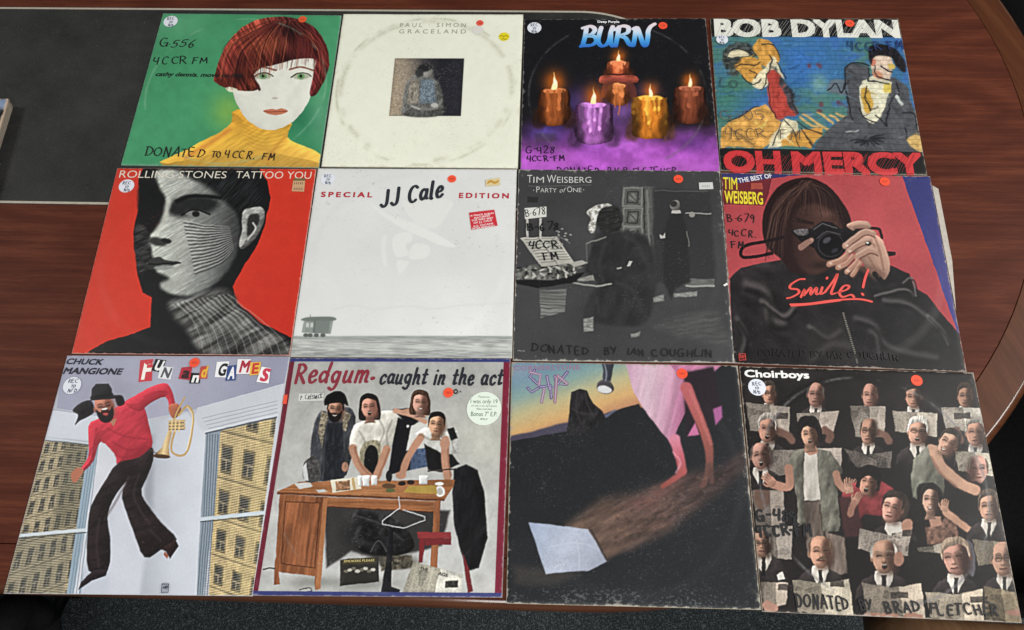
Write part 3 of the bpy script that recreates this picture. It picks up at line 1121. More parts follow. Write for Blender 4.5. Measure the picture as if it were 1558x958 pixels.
# letters as pen strokes: width, strokes (x right, y up, capitals 1 high)
GLYPH = {
    'A': (.66, [[(0, 0), (.32, 1), (.34, 1), (.64, 0)], [(.1, .36), (.56, .36)]]),
    'B': (.55, [[(.05, 1), (.05, 0)], [(.0, 1), (.3, 1), (.46, .86), (.4, .62), (.1, .54), (.42, .46), (.55, .26), (.4, .03), (0, 0)]]),
    'C': (.58, [arc(.32, .5, .32, .5, 50, 310)]),
    'D': (.62, [[(.08, 1), (.08, 0)], [(0, .98), (.3, .96), (.58, .72), (.6, .4), (.38, .06), (0, 0)]]),
    'E': (.5, [[(.5, 1), (.06, .98), (.06, .02), (.5, 0)], [(.06, .52), (.42, .52)]]),
    'F': (.55, [[(.1, 1), (.08, 0)], [(0, 1), (.55, 1)], [(.08, .55), (.44, .55)]]),
    'G': (.66, [arc(.32, .5, .32, .5, 55, 330), [(.34, .42), (.66, .42)], [(.62, .44), (.6, .02)]]),
    'H': (.6, [[(.05, 1), (.05, 0)], [(.57, 1), (.57, 0)], [(.05, .5), (.57, .5)]]),
    'I': (.12, [[(.06, 1), (.06, 0)]]),
    'J': (.5, [[(.4, 1), (.4, .2), (.2, 0), (0, .14)]]),
    'K': (.56, [[(.06, 1), (.04, 0)], [(.52, 1), (.06, .42), (.56, 0)]]),
    'L': (.48, [[(.06, 1), (.04, .02), (.48, 0)]]),
    'M': (.72, [[(.02, 0), (.1, 1), (.12, 1), (.36, .35), (.6, 1), (.62, 1), (.7, 0)]]),
    'N': (.62, [[(.04, 0), (.06, 1), (.08, 1), (.56, .02), (.58, .02), (.6, 1)]]),
    'O': (.66, [arc(.33, .5, .33, .5, 95, 455, 14)]),
    'P': (.52, [[(.06, 1), (.06, 0)], [(0, .98), (.3, 1), (.5, .78), (.34, .52), (.06, .46)]]),
    'R': (.58, [[(.06, 1), (.06, 0)], [(0, .98), (.3, 1), (.5, .78), (.34, .54), (.06, .48)], [(.2, .5), (.58, 0)]]),
    'S': (.52, [[(.5, .9), (.3, 1), (.06, .84), (.12, .6), (.42, .42), (.48, .16), (.24, 0), (0, .12)]]),
    'T': (.6, [[(0, 1), (.6, 1)], [(.3, 1), (.28, 0)]]),
    'U': (.58, [[(.04, 1), (.06, .25), (.28, 0), (.5, .22), (.54, 1)]]),
    'W': (.8, [[(0, 1), (.2, 0), (.4, .7), (.6, 0), (.8, 1)]]),
    'X': (.6, [[(0, 1), (.6, 0)], [(.6, 1), (0, 0)]]),
    'Y': (.58, [[(0, 1), (.28, .5)], [(.58, 1), (.24, 0)]]),
    '0': (.5, [arc(.25, .5, .25, .5, 95, 455, 14)]),
    '1': (.12, [[(.06, 1), (.06, 0)]]),
    '2': (.5, [[(0, .8), (.2, 1), (.45, .82), (.3, .4), (0, .03), (.5, 0)]]),
    '4': (.56, [[(.06, 1), (.02, .5), (.5, .46)], [(.46, 1), (.44, 0)]]),
    '5': (.5, [[(.5, 1), (.1, .98), (.06, .58), (.34, .62), (.48, .3), (.28, 0), (0, .08)]]),
    '6': (.48, [[(.42, .98), (.1, .6), (.04, .22), (.24, 0), (.46, .2), (.3, .46), (.06, .32)]]),
    '7': (.5, [[(0, 1), (.5, 1), (.2, 0)]]),
    '8': (.5, [[(.42, .9), (.22, 1), (.06, .8), (.4, .36), (.34, .04), (.12, .03), (.06, .3), (.42, .72), (.42, .9)]]),
    '9': (.48, [[(.44, .8), (.24, 1), (.04, .76), (.2, .52), (.44, .74), (.4, .3), (.3, 0)]]),
    '-': (.3, [[(.0, .5), (.3, .5)]]),
    '.': (.1, [[(.03, .05), (.07, .03)]]),
    '·': (.1, [[(.03, .42), (.07, .4)]]),
    '/': (.4, [[(0, -.05), (.4, 1.05)]]),
    'a': (.5, [[(.44, .52), (.2, .64), (.02, .34), (.14, .02), (.38, .2), (.46, .6)], [(.46, .6), (.42, .1), (.54, .04)]]),
    'c': (.42, [[(.42, .5), (.26, .62), (.04, .4), (.08, .08), (.26, 0), (.44, .14)]]),
    'd': (.54, [[(.44, .46), (.2, .58), (.02, .3), (.14, .02), (.36, .14), (.5, .4)], [(.54, 1.05), (.44, .4), (.46, .0)]]),
    'e': (.44, [[(.04, .3), (.34, .36), (.4, .54), (.22, .64), (.04, .36), (.12, .04), (.3, 0), (.46, .14)]]),
    'g': (.52, [[(.44, .5), (.2, .62), (.02, .34), (.16, .04), (.38, .2), (.46, .58)], [(.46, .58), (.38, -.1), (.2, -.38), (-.04, -.28)]]),
    'h': (.5, [[(.1, 1.05), (.02, 0)], [(.05, .3), (.26, .6), (.42, .5), (.38, .1), (.5, .02)]]),
    'i': (.12, [[(.08, .6), (.04, 0)], [(.12, .9), (.13, .92)]]),
    'l': (.16, [[(.12, 1.05), (.04, .06), (.16, .02)]]),
    'm': (.78, [[(.08, .6), (.02, 0)], [(.05, .34), (.24, .6), (.36, .5), (.32, 0)], [(.35, .34), (.54, .6), (.68, .5), (.64, .08), (.78, .02)]]),
    'n': (.5, [[(.08, .6), (.02, 0)], [(.05, .32), (.26, .6), (.42, .5), (.36, .08), (.5, .02)]]),
    's': (.36, [[(.36, .54), (.2, .62), (.06, .48), (.3, .26), (.24, .02), (0, .06)]]),
    't': (.36, [[(.2, .95), (.12, .1), (.2, 0), (.34, .08)], [(0, .6), (.36, .62)]]),
    'u': (.52, [[(.06, .6), (.02, .16), (.14, 0), (.34, .16), (.44, .6)], [(.44, .6), (.4, .08), (.52, .02)]]),
}

INK = (22, 22, 26)
ORANGE = (238, 84, 56)
WHITE_ST = (222, 226, 234)
ZT = 0.0030        # height of a sleeve's printed face over the table


def rec_sticker(s, x, y, r, legible=True):
    d = s.disc(x, y, r, WHITE_ST)
    g = (62, 66, 92)
    s.write('REC', (x - r * .5, y - r * .22), (x + r * .5, y - r * .22), r * .38, r * .09, g, 'sticker_writing', parent=d, seed=3)
    s.write('TO', (x - r * .2, y + r * .24), (x + r * .2, y + r * .24), r * .3, r * .08, g, 'sticker_writing', parent=d, seed=4)
    s.write('N/D', (x - r * .38, y + r * .72), (x + r * .38, y + r * .72), r * .34, r * .08, g, 'sticker_writing', parent=d, seed=5)
    return d


def price_dot(s, x, y, r, rgb=ORANGE):
    d = s.disc(x, y, r, rgb, 'price_sticker')
    k = [c * .62 for c in rgb]
    s.strokes([[(x - r * .45 + i * r * .26, y - r * .2), (x - r * .38 + i * r * .26, y + r * .2)] for i in range(4)], r * .1, k, 'pen_marks', parent=d, sm=False)
    return d


# ================================================================== 1: green sleeve, red bob
P = Print([(275, 68), (1240, 80), (1118, 903), (48, 889)], lin((500, 80), (900, 900), (70, 146, 102), (76, 156, 110), (64, 140, 98)))
P.glow(330, 120, 260, 120, (104, 172, 132), .5)
P.glow(630, 600, 110, 120, (128, 178, 84), .9)
P.glow(1120, 620, 70, 200, (120, 176, 140), .55)
P.glow(1010, 640, 120, 120, (44, 116, 84), .6)
P.poly([(285, 905), (420, 800), (590, 710), (650, 660), (680, 590), (960, 640), (950, 740), (1020, 780), (1125, 830), (1135, 920)], lin((700, 600), (760, 900), (208, 150, 52), (222, 172, 66), (226, 176, 78)), sm=3, soft=6, rnd=(.25, 60), light=(.2, -.9), tex=(.12, 10, 60, 60))
for k in range(7):
    P.line([(690 + k * 6, 640 + k * 22), (820, 690 + k * 20), (960 - k * 2, 660 + k * 20)], 5, (176, 122, 46), op=.3, soft=9)
P.line([(940, 740), (880, 800), (840, 880)], 12, (196, 128, 56), op=.5, soft=22)
P.line([(400, 850), (520, 780), (640, 700)], 18, (206, 120, 60), op=.6, soft=26)
P.poly([(660, 490), (740, 440), (780, 330), (900, 250), (1060, 260), (1108, 330), (1108, 400), (1090, 480), (1040, 590), (960, 670), (880, 700), (800, 690), (720, 630), (680, 560)], (226, 226, 214), sm=1, soft=5, rnd=(.07, 40), light=(.5, -.6))
red = lin((560, 300), (1170, 330), (116, 48, 42), (136, 62, 48), (70, 32, 34), (112, 46, 46))
P.poly([(556, 410), (590, 300), (650, 200), (750, 120), (880, 88), (1000, 98), (1100, 150), (1160, 240), (1176, 330), (1150, 430), (1110, 505), (1072, 512), (1090, 400), (1100, 322), (1000, 318), (900, 344), (800, 370), (764, 420), (795, 478), (700, 490), (610, 470), (560, 440)], red, sm=1, soft=7, tex=(.75, 9, 150, -28, 4), rnd=(.35, 70))
P.glow(850, 235, 150, 60, (186, 100, 66), .55)
P.glow(980, 170, 80, 60, (40, 20, 24), .7)
P.glow(700, 330, 60, 60, (40, 18, 22), .6)
P.ell(650, 482, 34, 14, (226, 224, 200), rot=10, soft=8)
for x in (820, 1025):
    P.ell(x, 410, 44, 17, (170, 176, 150), soft=10, op=.9)
    P.ell(x, 410, 20, 15, (112, 152, 104), soft=5)
    P.ell(x, 409, 8, 8, (36, 46, 40), soft=4)
    P.line([(x - 54, 414), (x - 20, 394), (x + 30, 394), (x + 54, 410)], 6, (70, 52, 44), soft=5)
    P.line([(x - 60, 372), (x, 360), (x + 66, 378)], 10, (120, 66, 50), soft=7, op=.85)
P.line([(760, 402), (800, 480)], 14, (74, 30, 30), soft=7)
P.ell(884, 528, 16, 5, (190, 182, 170), soft=7)
P.poly([(820, 600), (860, 586), (890, 592), (920, 584), (954, 598), (915, 618), (870, 620)], (196, 118, 88), sm=1, soft=5)
P.line([(824, 601), (888, 603), (950, 599)], 4, (140, 70, 58), soft=4)
r1 = random.Random(2)
ends = [(575 + 20 * t, 400 + 40 * t) for t in np.linspace(0, 1, 14)] + [(620 + 150 * t, 478 - 6 * t) for t in np.linspace(0, 1, 26)] + [(770 + 330 * t, 420 - 95 * t + 40 * (t - .5) ** 2) for t in np.linspace(0, 1, 46)] + [(1085 + 60 * t, 500 - 60 * t) for t in np.linspace(0, 1, 18)]
for ex, ey in ends:
    ex += r1.uniform(-10, 10); ey += r1.uniform(-14, 10)
    sx, sy = 930 + (ex - 850) * .22 + r1.uniform(-20, 20), 105 + r1.uniform(0, 30)
    mx, my = (sx + ex) / 2 + (ex - 900) * .28, (sy + ey) / 2 - 30
    c = r1.choice([(52, 22, 26), (84, 34, 34), (132, 58, 46), (164, 82, 58), (104, 44, 40), (40, 18, 22), (184, 104, 74)])
    P.line([(sx, sy), (mx, my), (ex, ey)], r1.uniform(3, 9), c, soft=5, op=r1.uniform(.25, .7), taper=.6)
P.glow(960, 150, 110, 50, (38, 20, 24), .6)
P.glow(690, 420, 46, 50, (34, 16, 20), .6)
P.warp(1.2, 14, 3)
P.crisp(.35)
P.fade(.06)
P.mottle(.05, 40, 40, 6)
P.grain(2.2)
P.ringwear(.45, (150, 190, 165))
P.wear(.7, (150, 190, 165), 4, .008)
S = Sleeve([(-.659, .9587), (-.3444, .9566), (-.3425, .6444), (-.6584, .6443)], ZT, P, 'green record sleeve with an orange-red bobbed head and yellow collar, top left of the rows', edge_rgb=(120, 140, 128), seed=1)
S.type('cathy dennis. move to this', (233, 409), (706, 416), 21, (16, 20, 18), bold=.03, slant=.28)
S.write('G·556', (255, 252), (440, 252), 40, 7.5, seed=2, slant=.12)
S.write('4CCR', (222, 342), (398, 346), 36, 7, seed=3)
S.write('FM', (432, 345), (512, 342), 32, 7, seed=5)
S.write('DONATED', (178, 842), (496, 848), 44, 7, seed=6)
S.write('TO', (540, 846), (592, 848), 32, 6, seed=7)
S.write('4CCR. FM', (612, 850), (884, 862), 36, 6, seed=8, slant=.1)
rec_sticker(S, 318, 114, 38)
price_dot(S, 1033, 104, 22, (226, 92, 52))

# ================================================================== 2: cream sleeve with a small dark picture
P = Print([(150, 72), (1122, 74), (1092, 905), (30, 895)], (232, 233, 216))
P.poly([(428, 316), (803, 316), (785, 628), (396, 627)], lin((410, 470), (760, 470), (176, 160, 138), (150, 138, 124), (72, 70, 72), (44, 44, 50), (50, 50, 56)), soft=4, tex=(.3, 5, 5, 0), edge=(.35, 8))
P.poly([(545, 400), (600, 350), (632, 360), (640, 420), (672, 460), (690, 540), (670, 626), (480, 626), (470, 560), (490, 450)], (98, 98, 96), sm=1, soft=10, tex=(.5, 7, 12, 20), rnd=(.4, 25))
P.poly([(570, 430), (640, 430), (650, 560), (560, 560)], (112, 124, 134), soft=12, tex=(.5, 6, 6, 0))
P.poly([(510, 430), (560, 430), (556, 560), (492, 560)], (136, 130, 120), soft=14, tex=(.5, 5, 12, 0))
P.ell(606, 392, 25, 34, (150, 148, 142), soft=8, rnd=(.4, 14))
P.ell(590, 368, 40, 22, (44, 44, 46), rot=-12, soft=12)
P.ell(560, 395, 22, 24, (60, 60, 60), soft=10)
P.line([(500, 560), (560, 590), (650, 585), (680, 540)], 14, (140, 138, 132), soft=10, op=.7)
P.ell(642, 570, 20, 13, (186, 186, 182), soft=7)
P.line([(520, 575), (560, 590)], 9, (180, 178, 172), soft=6)
P.mottle(.02, 260, 260, 3); P.mottle(.015, 30, 30, 8)
P.ringwear(.55, (176, 176, 150), .478, .008, 11)
P.ringwear(.35, (160, 158, 134), .455, .014, 12)
P.scuffs(.35, (186, 184, 160), 21, 120, .74)
P.wear(.6, (205, 200, 176), 7, .02)
P.grain(1.5)
S = Sleeve([(-.3414, .9599), (-.0295, .9617), (-.0306, .6485), (-.3392, .647)], ZT, P, 'cream white record sleeve with a small dark square picture in its middle', edge_rgb=(190, 186, 168), seed=2)
S.type('PAUL · SIMON', (455, 145), (812, 146), 22, (150, 148, 136), space=1.6)
S.type('GRACELAND', (450, 180), (812, 181), 22, (150, 148, 136), space=1.6)
price_dot(S, 888, 122, 20, (226, 84, 66))
S.disc(878, 162, 31, (216, 214, 206))
y = S.disc(1019, 197, 29, (226, 208, 34), 'yellow_sticker')
S.strokes([[(996, 196), (1006, 190), (1016, 198), (1028, 191), (1042, 197)], [(1006, 212), (1014, 207), (1022, 213), (1032, 208)]], 4, (120, 110, 30), 'pen_marks', parent=y)

# ================================================================== 3: dark sleeve with burning candles in purple mist
P = Print([(63, 100), (1042, 95), (1126, 934), (45, 934)], (30, 30, 33))
mist = sstep(640, 830, P.Y + 60 * (fbm(P.X / 160, P.Y / 120, 3, 4) - .5) * 2)
P.C = P.C * (1 - mist[..., None]) + np.array((170, 88, 186.)) * mist[..., None]
for x, y, rx, ry, c, o in ((180, 720, 120, 60, (84, 70, 150), .8), (430, 650, 170, 160, (96, 66, 140), .8), (600, 590, 110, 70, (140, 96, 170), .7), (640, 760, 160, 120, (176, 100, 196), .6), (980, 770, 150, 70, (84, 50, 110), .7), (350, 540, 70, 80, (74, 58, 110), .7), (730, 490, 80, 50, (92, 66, 120), .5), (140, 780, 90, 40, (70, 50, 80), .6)):
    P.glow(x, y, rx, ry, c, o)
n3 = fbm(P.X / 70, P.Y / 60, 8, 4)
P.C *= (1 + .5 * (n3 - .5) * sstep(480, 640, P.Y))[..., None]
P.glow(900, 900, 300, 60, (190, 110, 200), .5)
P.glow(200, 880, 250, 60, (188, 104, 200), .6)


def candle(x, top, w, bot, c, fl=70, melt=1):
    c = np.array(c, float)
    P.glow(x, top - fl * .45, fl * .85, fl * .95, (214, 110, 36), .85)
    P.poly([(x - w, bot - 20), (x - w * .98, top + 40), (x - w * .85, top + 8), (x - w * .3, top - 4), (x + w * .3, top - 2), (x + w * .85, top + 10), (x + w * .98, top + 44), (x + w, bot - 20), (x + w * .6, bot + 14), (x, bot + 24), (x - w * .6, bot + 14)], lin((x - w, 0), (x + w, 0), c * .45, c * 1.15, c, c * .42), sm=1, soft=8, tex=(.35, 26, 60, 5, int(x)), edge=(.3, 14))
    P.ell(x, top + 10, w * .72, 14, np.minimum(c * 1.5 + 25, 250), soft=10)
    for k in range(5):
        xx = x + w * (-.75 + .37 * k)
        P.line([(xx, top + 14), (xx + 4, top + 70 + 26 * (k % 3)), (xx + 1, top + 95 + 36 * (k % 3))], w * .17, np.minimum(c * (1.25 if k in (1, 2) else .8), 250), soft=8, taper=.5, op=.75)
    P.poly([(x - fl * .17, top), (x - fl * .16, top - fl * .35), (x - fl * .03, top - fl * .8), (x, top - fl * 1.15), (x + fl * .05, top - fl * .8), (x + fl * .17, top - fl * .35), (x + fl * .14, top)], lin((x, top), (x, top - fl * 1.1), (255, 236, 170), (255, 246, 214), (255, 206, 110)), sm=1, soft=8)


candle(226, 478, 86, 660, (132, 74, 40), 78)
candle(960, 466, 88, 650, (110, 60, 42), 56)
candle(572, 330, 66, 420, (176, 88, 56), 52)
P.poly([(470, 424), (500, 402), (640, 402), (680, 426), (672, 450), (600, 446), (540, 446), (480, 450)], (168, 84, 70), sm=1, soft=7, rnd=(.4, 14))
P.line([(506, 398), (570, 404), (640, 399)], 9, (70, 40, 34), soft=5)
candle(574, 452, 62, 550, (158, 92, 52), 1)
P.poly([(500, 440), (545, 446), (520, 520), (480, 520)], (120, 66, 52), sm=1, soft=12, op=.8)
P.poly([(610, 446), (650, 440), (672, 520), (632, 520)], (110, 60, 52), sm=1, soft=12, op=.8)
candle(440, 556, 104, 760, (142, 88, 150), 76)
candle(745, 520, 98, 730, (190, 116, 44), 60)
r3 = random.Random(6)
for x, top, w, h2, c in ((226, 478, 88, 170, (168, 98, 58)), (440, 556, 106, 190, (196, 140, 206)), (745, 520, 100, 190, (236, 164, 70)), (960, 466, 86, 170, (140, 80, 58)), (572, 330, 64, 70, (216, 120, 80)), (574, 452, 60, 80, (190, 116, 70))):
    for k in range(9):       # wax runs of uneven length
        xx = x + w * r3.uniform(-.9, .9); l = h2 * r3.uniform(.2, .8)
        f = 1.15 if abs(xx - x) < w * .5 else .6
        P.line([(xx, top + 12), (xx + r3.uniform(-5, 5), top + l * .6), (xx + r3.uniform(-4, 4), top + l)], r3.uniform(9, 20), np.minimum(np.array(c) * f, 250), soft=9, op=.55)
        P.ell(xx, top + l, 9, 13, np.minimum(np.array(c) * f * 1.1, 250), soft=7, op=.7)
    for s2 in (-1, 1):
        P.poly([(x + s2 * w * .8, top + h2 * .5), (x + s2 * w * 1.25, top + h2 * .8), (x + s2 * w * 1.3, top + h2 * 1.2), (x + s2 * w * .7, top + h2 * 1.25), (x + s2 * w * .5, top + h2 * .9)], np.array(c) * .34, sm=1, soft=30, op=.6, tex=(.5, 20, 40, 10))
P.warp(2.2, 16, 4)
P.crisp(.5)
P.poly([(120, 720), (235, 718), (238, 764), (125, 768)], (70, 58, 66), soft=16, op=.55)
P.mottle(.06, 30, 30, 4)
P.ringwear(.5, (108, 106, 108), .468, .006, 5)
P.scuffs(.4, (96, 94, 98), 6, 150, .76, 1 - mist)
P.wear(.9, (150, 145, 140), 9, .014)
P.grain(2)
S = Sleeve([(-.0274, .9509), (.2816, .9558), (.2822, .6437), (-.0265, .6386)], ZT, P, 'dark record sleeve with five lit candles standing in purple mist', edge_rgb=(120, 112, 110), seed=3)
S.type('Deep Purple', (458, 120), (576, 121), 12, (236, 236, 240), bold=.03)
G3 = (126, 262, (240, 216, 220), (206, 222, 240), (70, 160, 226), (38, 96, 190))
S.strokes([[(398, 146), (392, 190), (380, 236), (374, 246)], [(376, 150), (420, 140), (444, 158), (428, 182), (400, 192), (440, 196), (452, 220), (428, 242), (384, 246), (366, 250)],
           [(478, 148), (466, 190), (462, 224), (478, 246), (504, 242), (522, 214), (530, 172), (540, 144)], [(530, 180), (530, 230), (540, 248)],
           [(574, 146), (566, 196), (556, 246)], [(552, 160), (590, 140), (624, 148), (620, 176), (584, 192), (610, 206), (632, 240), (654, 246)],
           [(664, 160), (660, 200), (652, 244)], [(650, 156), (672, 150), (688, 190), (706, 240), (722, 244), (730, 200), (732, 168), (746, 142), (768, 128)]], 27, (255, 255, 255), 'title_lettering', nib=.35, grad=G3)
S.write('G-428', (72, 826), (228, 824), 36, 6, (20, 14, 30), seed=11)
S.write('4CCR-FM', (80, 872), (284, 864), 28, 6, (20, 14, 30), seed=12)
S.write('DONATED', (240, 936), (468, 938), 34, 5, (30, 18, 40), seed=13)
S.write('BY B FLETCHER', (516, 938), (884, 940), 34, 5, (30, 18, 40), seed=14)
rec_sticker(S, 116, 149, 38)
price_dot(S, 811, 139, 24)

# ================================================================== 4: blue painted sleeve between two black title bands
P = Print([(37, 92), (1018, 93), (1170, 910), (92, 885)], (66, 112, 150))
n1 = fbm(P.X / 170, P.Y / 130, 3, 4); n2 = fbm(P.X / 90 + 7, P.Y / 60, 13, 4)
g = sstep(.45, .6, n1)[..., None]
P.C = P.C * (1 - g * .75) + np.array((86, 128, 108.)) * g * .75
g = sstep(.55, .68, n2)[..., None]
P.C = P.C * (1 - g * .6) + np.array((70, 110, 178.)) * g * .6
P.glow(520, 330, 160, 140, (66, 116, 188), .8); P.glow(120, 500, 110, 150, (78, 128, 104), .8); P.glow(600, 440, 50, 60, (140, 176, 160), .7)
P.glow(160, 250, 90, 60, (84, 124, 128), .7)
r4 = random.Random(4)
for k in range(60):
    x, y = r4.uniform(60, 1050), r4.uniform(215, 760); a = r4.uniform(-.6, .6); l = r4.uniform(30, 90)
    c = r4.choice([(52, 96, 150), (92, 140, 126), (60, 104, 172), (104, 150, 168), (58, 92, 120)])
    P.line([(x, y), (x + l * .5, y + l * .5 * math.sin(a) + r4.uniform(-6, 6)), (x + l, y + l * math.sin(a))], r4.uniform(6, 18), c, op=.45, soft=9, taper=.5)
och, wht, rd, blk = (204, 152, 78), (222, 212, 178), (176, 74, 66), (38, 38, 44)
# left: loose ochre, white and red brushwork
P.poly([(110, 250), (180, 215), (255, 230), (265, 290), (200, 310), (170, 400), (110, 350)], (70, 76, 74), sm=1, soft=12, tex=(.7, 14, 14, 30))
P.poly([(160, 340), (210, 300), (300, 320), (310, 400), (250, 430), (190, 400)], och, sm=1, soft=6, tex=(.25, 20, 20, 0))
P.poly([(260, 270), (280, 200), (340, 215), (385, 270), (380, 330), (330, 350)], och, sm=1, soft=5, tex=(.25, 16, 30, 0))
P.poly([(120, 280), (190, 260), (230, 290), (160, 300)], wht, sm=1, soft=5)
P.poly([(250, 430), (330, 350), (345, 290), (372, 330), (330, 440), (290, 465)], wht, sm=1, soft=5, tex=(.2, 12, 12, 0))
P.poly([(360, 320), (420, 410), (385, 400)], wht, soft=5)
P.poly([(345, 370), (400, 400), (440, 470), (490, 580), (440, 610), (370, 620), (325, 500)], rd, sm=1, soft=6, tex=(.2, 14, 40, 0))
P.poly([(390, 400), (440, 440), (480, 540), (480, 600), (450, 560), (410, 470)], (58, 66, 72), sm=1, soft=8, tex=(.6, 10, 20, 60), op=.9)
P.poly([(90, 670), (210, 600), (320, 545), (380, 625), (420, 640), (360, 730), (300, 770), (88, 768)], (206, 156, 86), sm=0, soft=6, tex=(.25, 30, 20, 20))
P.poly([(110, 640), (250, 745), (270, 770), (150, 690)], (120, 98, 74), soft=10, op=.7)
P.poly([(420, 620), (480, 640), (500, 760), (330, 770), (340, 720)], wht, sm=0, soft=5, tex=(.2, 14, 14, 0))
P.poly([(390, 740), (450, 700), (500, 690), (560, 680), (625, 665), (620, 690), (560, 770), (400, 770)], och, sm=0, soft=6)
for q in ([(515, 595), (600, 650), (665, 685)], [(590, 590), (640, 620), (670, 645)], [(500, 610), (560, 660), (600, 665)], [(690, 598), (740, 612)], [(660, 610), (715, 636)]):
    P.line(q, 12, (204, 170, 110), soft=5)
for q in ([(120, 290), (170, 250), (240, 280), (250, 300)], [(165, 345), (200, 330), (270, 345), (300, 320)], [(190, 400), (250, 440), (300, 420)], [(330, 280), (350, 340), (310, 450), (290, 470)], [(300, 230), (365, 240), (390, 300)], [(330, 440), (345, 560), (380, 620)], [(420, 625), (470, 700), (500, 770)], [(400, 640), (350, 760)], [(440, 470), (490, 590)], [(370, 330), (430, 410)], [(130, 640), (280, 560)], [(510, 680), (570, 760)], [(480, 640), (540, 680), (610, 700)], [(240, 370), (280, 390), (270, 410)]):
    P.line(q, 6, blk, soft=4, op=.9)
for x, y in ((545, 350), (605, 345), (605, 540), (600, 580), (705, 540)):
    P.ell(x, y, 16, 12, (110, 62, 70), rot=30, soft=9, op=.8)
# right: a seated grey suit in broad strokes
P.poly([(735, 350), (790, 335), (850, 350), (860, 400), (1000, 400), (1075, 470), (1110, 600), (1150, 790), (575, 790), (600, 720), (680, 650), (745, 600), (745, 450)], (82, 84, 88), sm=0, soft=7, tex=(.18, 30, 14, 40))
P.poly([(660, 420), (745, 420), (745, 500), (640, 475)], (104, 116, 126), soft=10, sm=1)
P.poly([(810, 470), (860, 400), (970, 420), (965, 470), (940, 580), (900, 640), (860, 640), (815, 560)], (220, 216, 190), sm=1, soft=5, tex=(.12, 14, 14, 0))
P.poly([(820, 470), (870, 465), (875, 580), (835, 570)], (200, 160, 76), sm=1, soft=6)
P.poly([(940, 440), (970, 430), (968, 480), (935, 470)], (212, 190, 96), sm=1, soft=6)
P.ell(930, 345, 62, 74, (214, 192, 172), rot=-18, soft=6, tex=(.2, 14, 14, 0))
P.ell(880, 325, 18, 24, (206, 128, 108), soft=7); P.ell(905, 395, 34, 18, (200, 140, 110), rot=15, soft=8); P.ell(985, 345, 22, 14, (214, 186, 100), soft=7)
P.poly([(850, 290), (870, 240), (930, 222), (1000, 250), (1050, 300), (1060, 370), (1020, 350), (980, 300), (920, 285), (880, 300), (868, 340)], (38, 36, 40), sm=1, soft=9, tex=(.6, 10, 20, 30))
for q in ([(735, 350), (745, 440), (740, 470)], [(740, 350), (800, 332), (855, 345)], [(855, 360), (858, 420), (960, 435)], [(1000, 430), (1020, 490), (985, 500), (965, 600), (945, 650)], [(745, 480), (755, 560), (770, 620)], [(640, 470), (690, 440), (720, 490), (740, 440)], [(860, 450), (845, 520), (870, 575)], [(920, 350), (955, 365), (990, 372)], [(890, 350), (900, 400), (960, 410)], [(1045, 590), (1100, 600), (1120, 690)], [(1050, 660), (1070, 720)], [(905, 600), (950, 650)], [(810, 560), (850, 620), (900, 640)]):
    P.line(q, 8, blk, soft=5)
for k in range(9):
    a = math.radians(20 * k - 10)
    P.line([(850 + 20 * math.cos(a), 720 + 14 * math.sin(a)), (850 + 100 * math.cos(a), 712 + 50 * math.sin(a))], 11, (40, 40, 46), soft=6, taper=.4)
P.line([(740, 690), (800, 680)], 8, (170, 172, 172), soft=6); P.line([(1000, 500), (1040, 545)], 18, (200, 206, 200), soft=7)
P.poly([(1070, 720), (1100, 695), (1150, 720), (1160, 790), (1090, 760)], (206, 172, 110), sm=1, soft=7)
for k in range(140):
    x, y = r4.choice([(r4.uniform(100, 560), r4.uniform(220, 760)), (r4.uniform(640, 1120), r4.uniform(330, 770))]); a = r4.uniform(-1.2, 1.2); l = r4.uniform(14, 46)
    u_, v_ = P.uv(x, y); q_ = P.C[int(np.clip(v_, 0, .999) * P.n), int(np.clip(u_, 0, .999) * P.n)]
    P.line([(x, y), (x + l * .5 + 4, y + l * .5 * a), (x + l, y + l * a)], r4.uniform(4, 12), np.clip(q_ * r4.uniform(.62, 1.4), 10, 235), soft=6, op=.6, taper=.4)
P.warp(5, 26, 8)
# brick courses of the painted wall
for k in range(24):
    v = .135 + .72 * k / 23
    m = np.exp(-((P.V - v - .002 * np.sin(P.U * 40 + k)) / .0022) ** 2) * .22
    P.C *= (1 - m)[..., None]
bx = ((P.U * 22 + .5 * np.floor((P.V - .135) / .0313)) % 1)
P.C *= (1 - .14 * np.exp(-((bx - .5) / .03) ** 2) * (P.V > .13) * (P.V < .86))[..., None]
P.mottle(.10, 14, 14, 22)
bl = np.array((33, 34, 34.))
P.C[(P.V < .132)] = bl; P.C[(P.V > .866)] = bl
P.scuffs(.25, (84, 82, 78), 16, 150, .75)
P.wear(.9, (160, 152, 138), 19, .010)
P.grain(2)
S = Sleeve([(.2894, .9557), (.6058, .9581), (.5963, .6456), (.283, .6491)], ZT, P, 'blue painted record sleeve with large white letters above and red letters below', edge_rgb=(130, 120, 105), seed=4)
S.type('BOB', (58, 183), (404, 187), 84, (222, 222, 212), bold=.045)
S.type('DYLAN', (458, 187), (1030, 192), 84, (222, 222, 212), bold=.045)
S.type('OH', (108, 888), (406, 893), 98, (196, 50, 54), bold=.045)
S.type('MERCY', (462, 896), (1156, 905), 100, (196, 50, 54), bold=.045)
rs = random.Random(8)
S.strokes([[(x, 186), (x + rs.uniform(30, 60), 108 + rs.uniform(-4, 10))] for x in [70 + 14.5 * i + rs.uniform(-5, 5) for i in range(64)]], 1.3, (168, 170, 164), 'title_hatching', sm=False)
S.strokes([[(x, 888 + x * .008), (x + rs.uniform(30, 64), 806 + rs.uniform(-6, 10))] for x in [120 + 15 * i + rs.uniform(-5, 5) for i in range(64)]], 1.3, (150, 42, 46), 'title_hatching', sm=False)
S.write('4CCR', (750, 262), (925, 262), 46, 7, (34, 56, 104), seed=21, nib=.3)
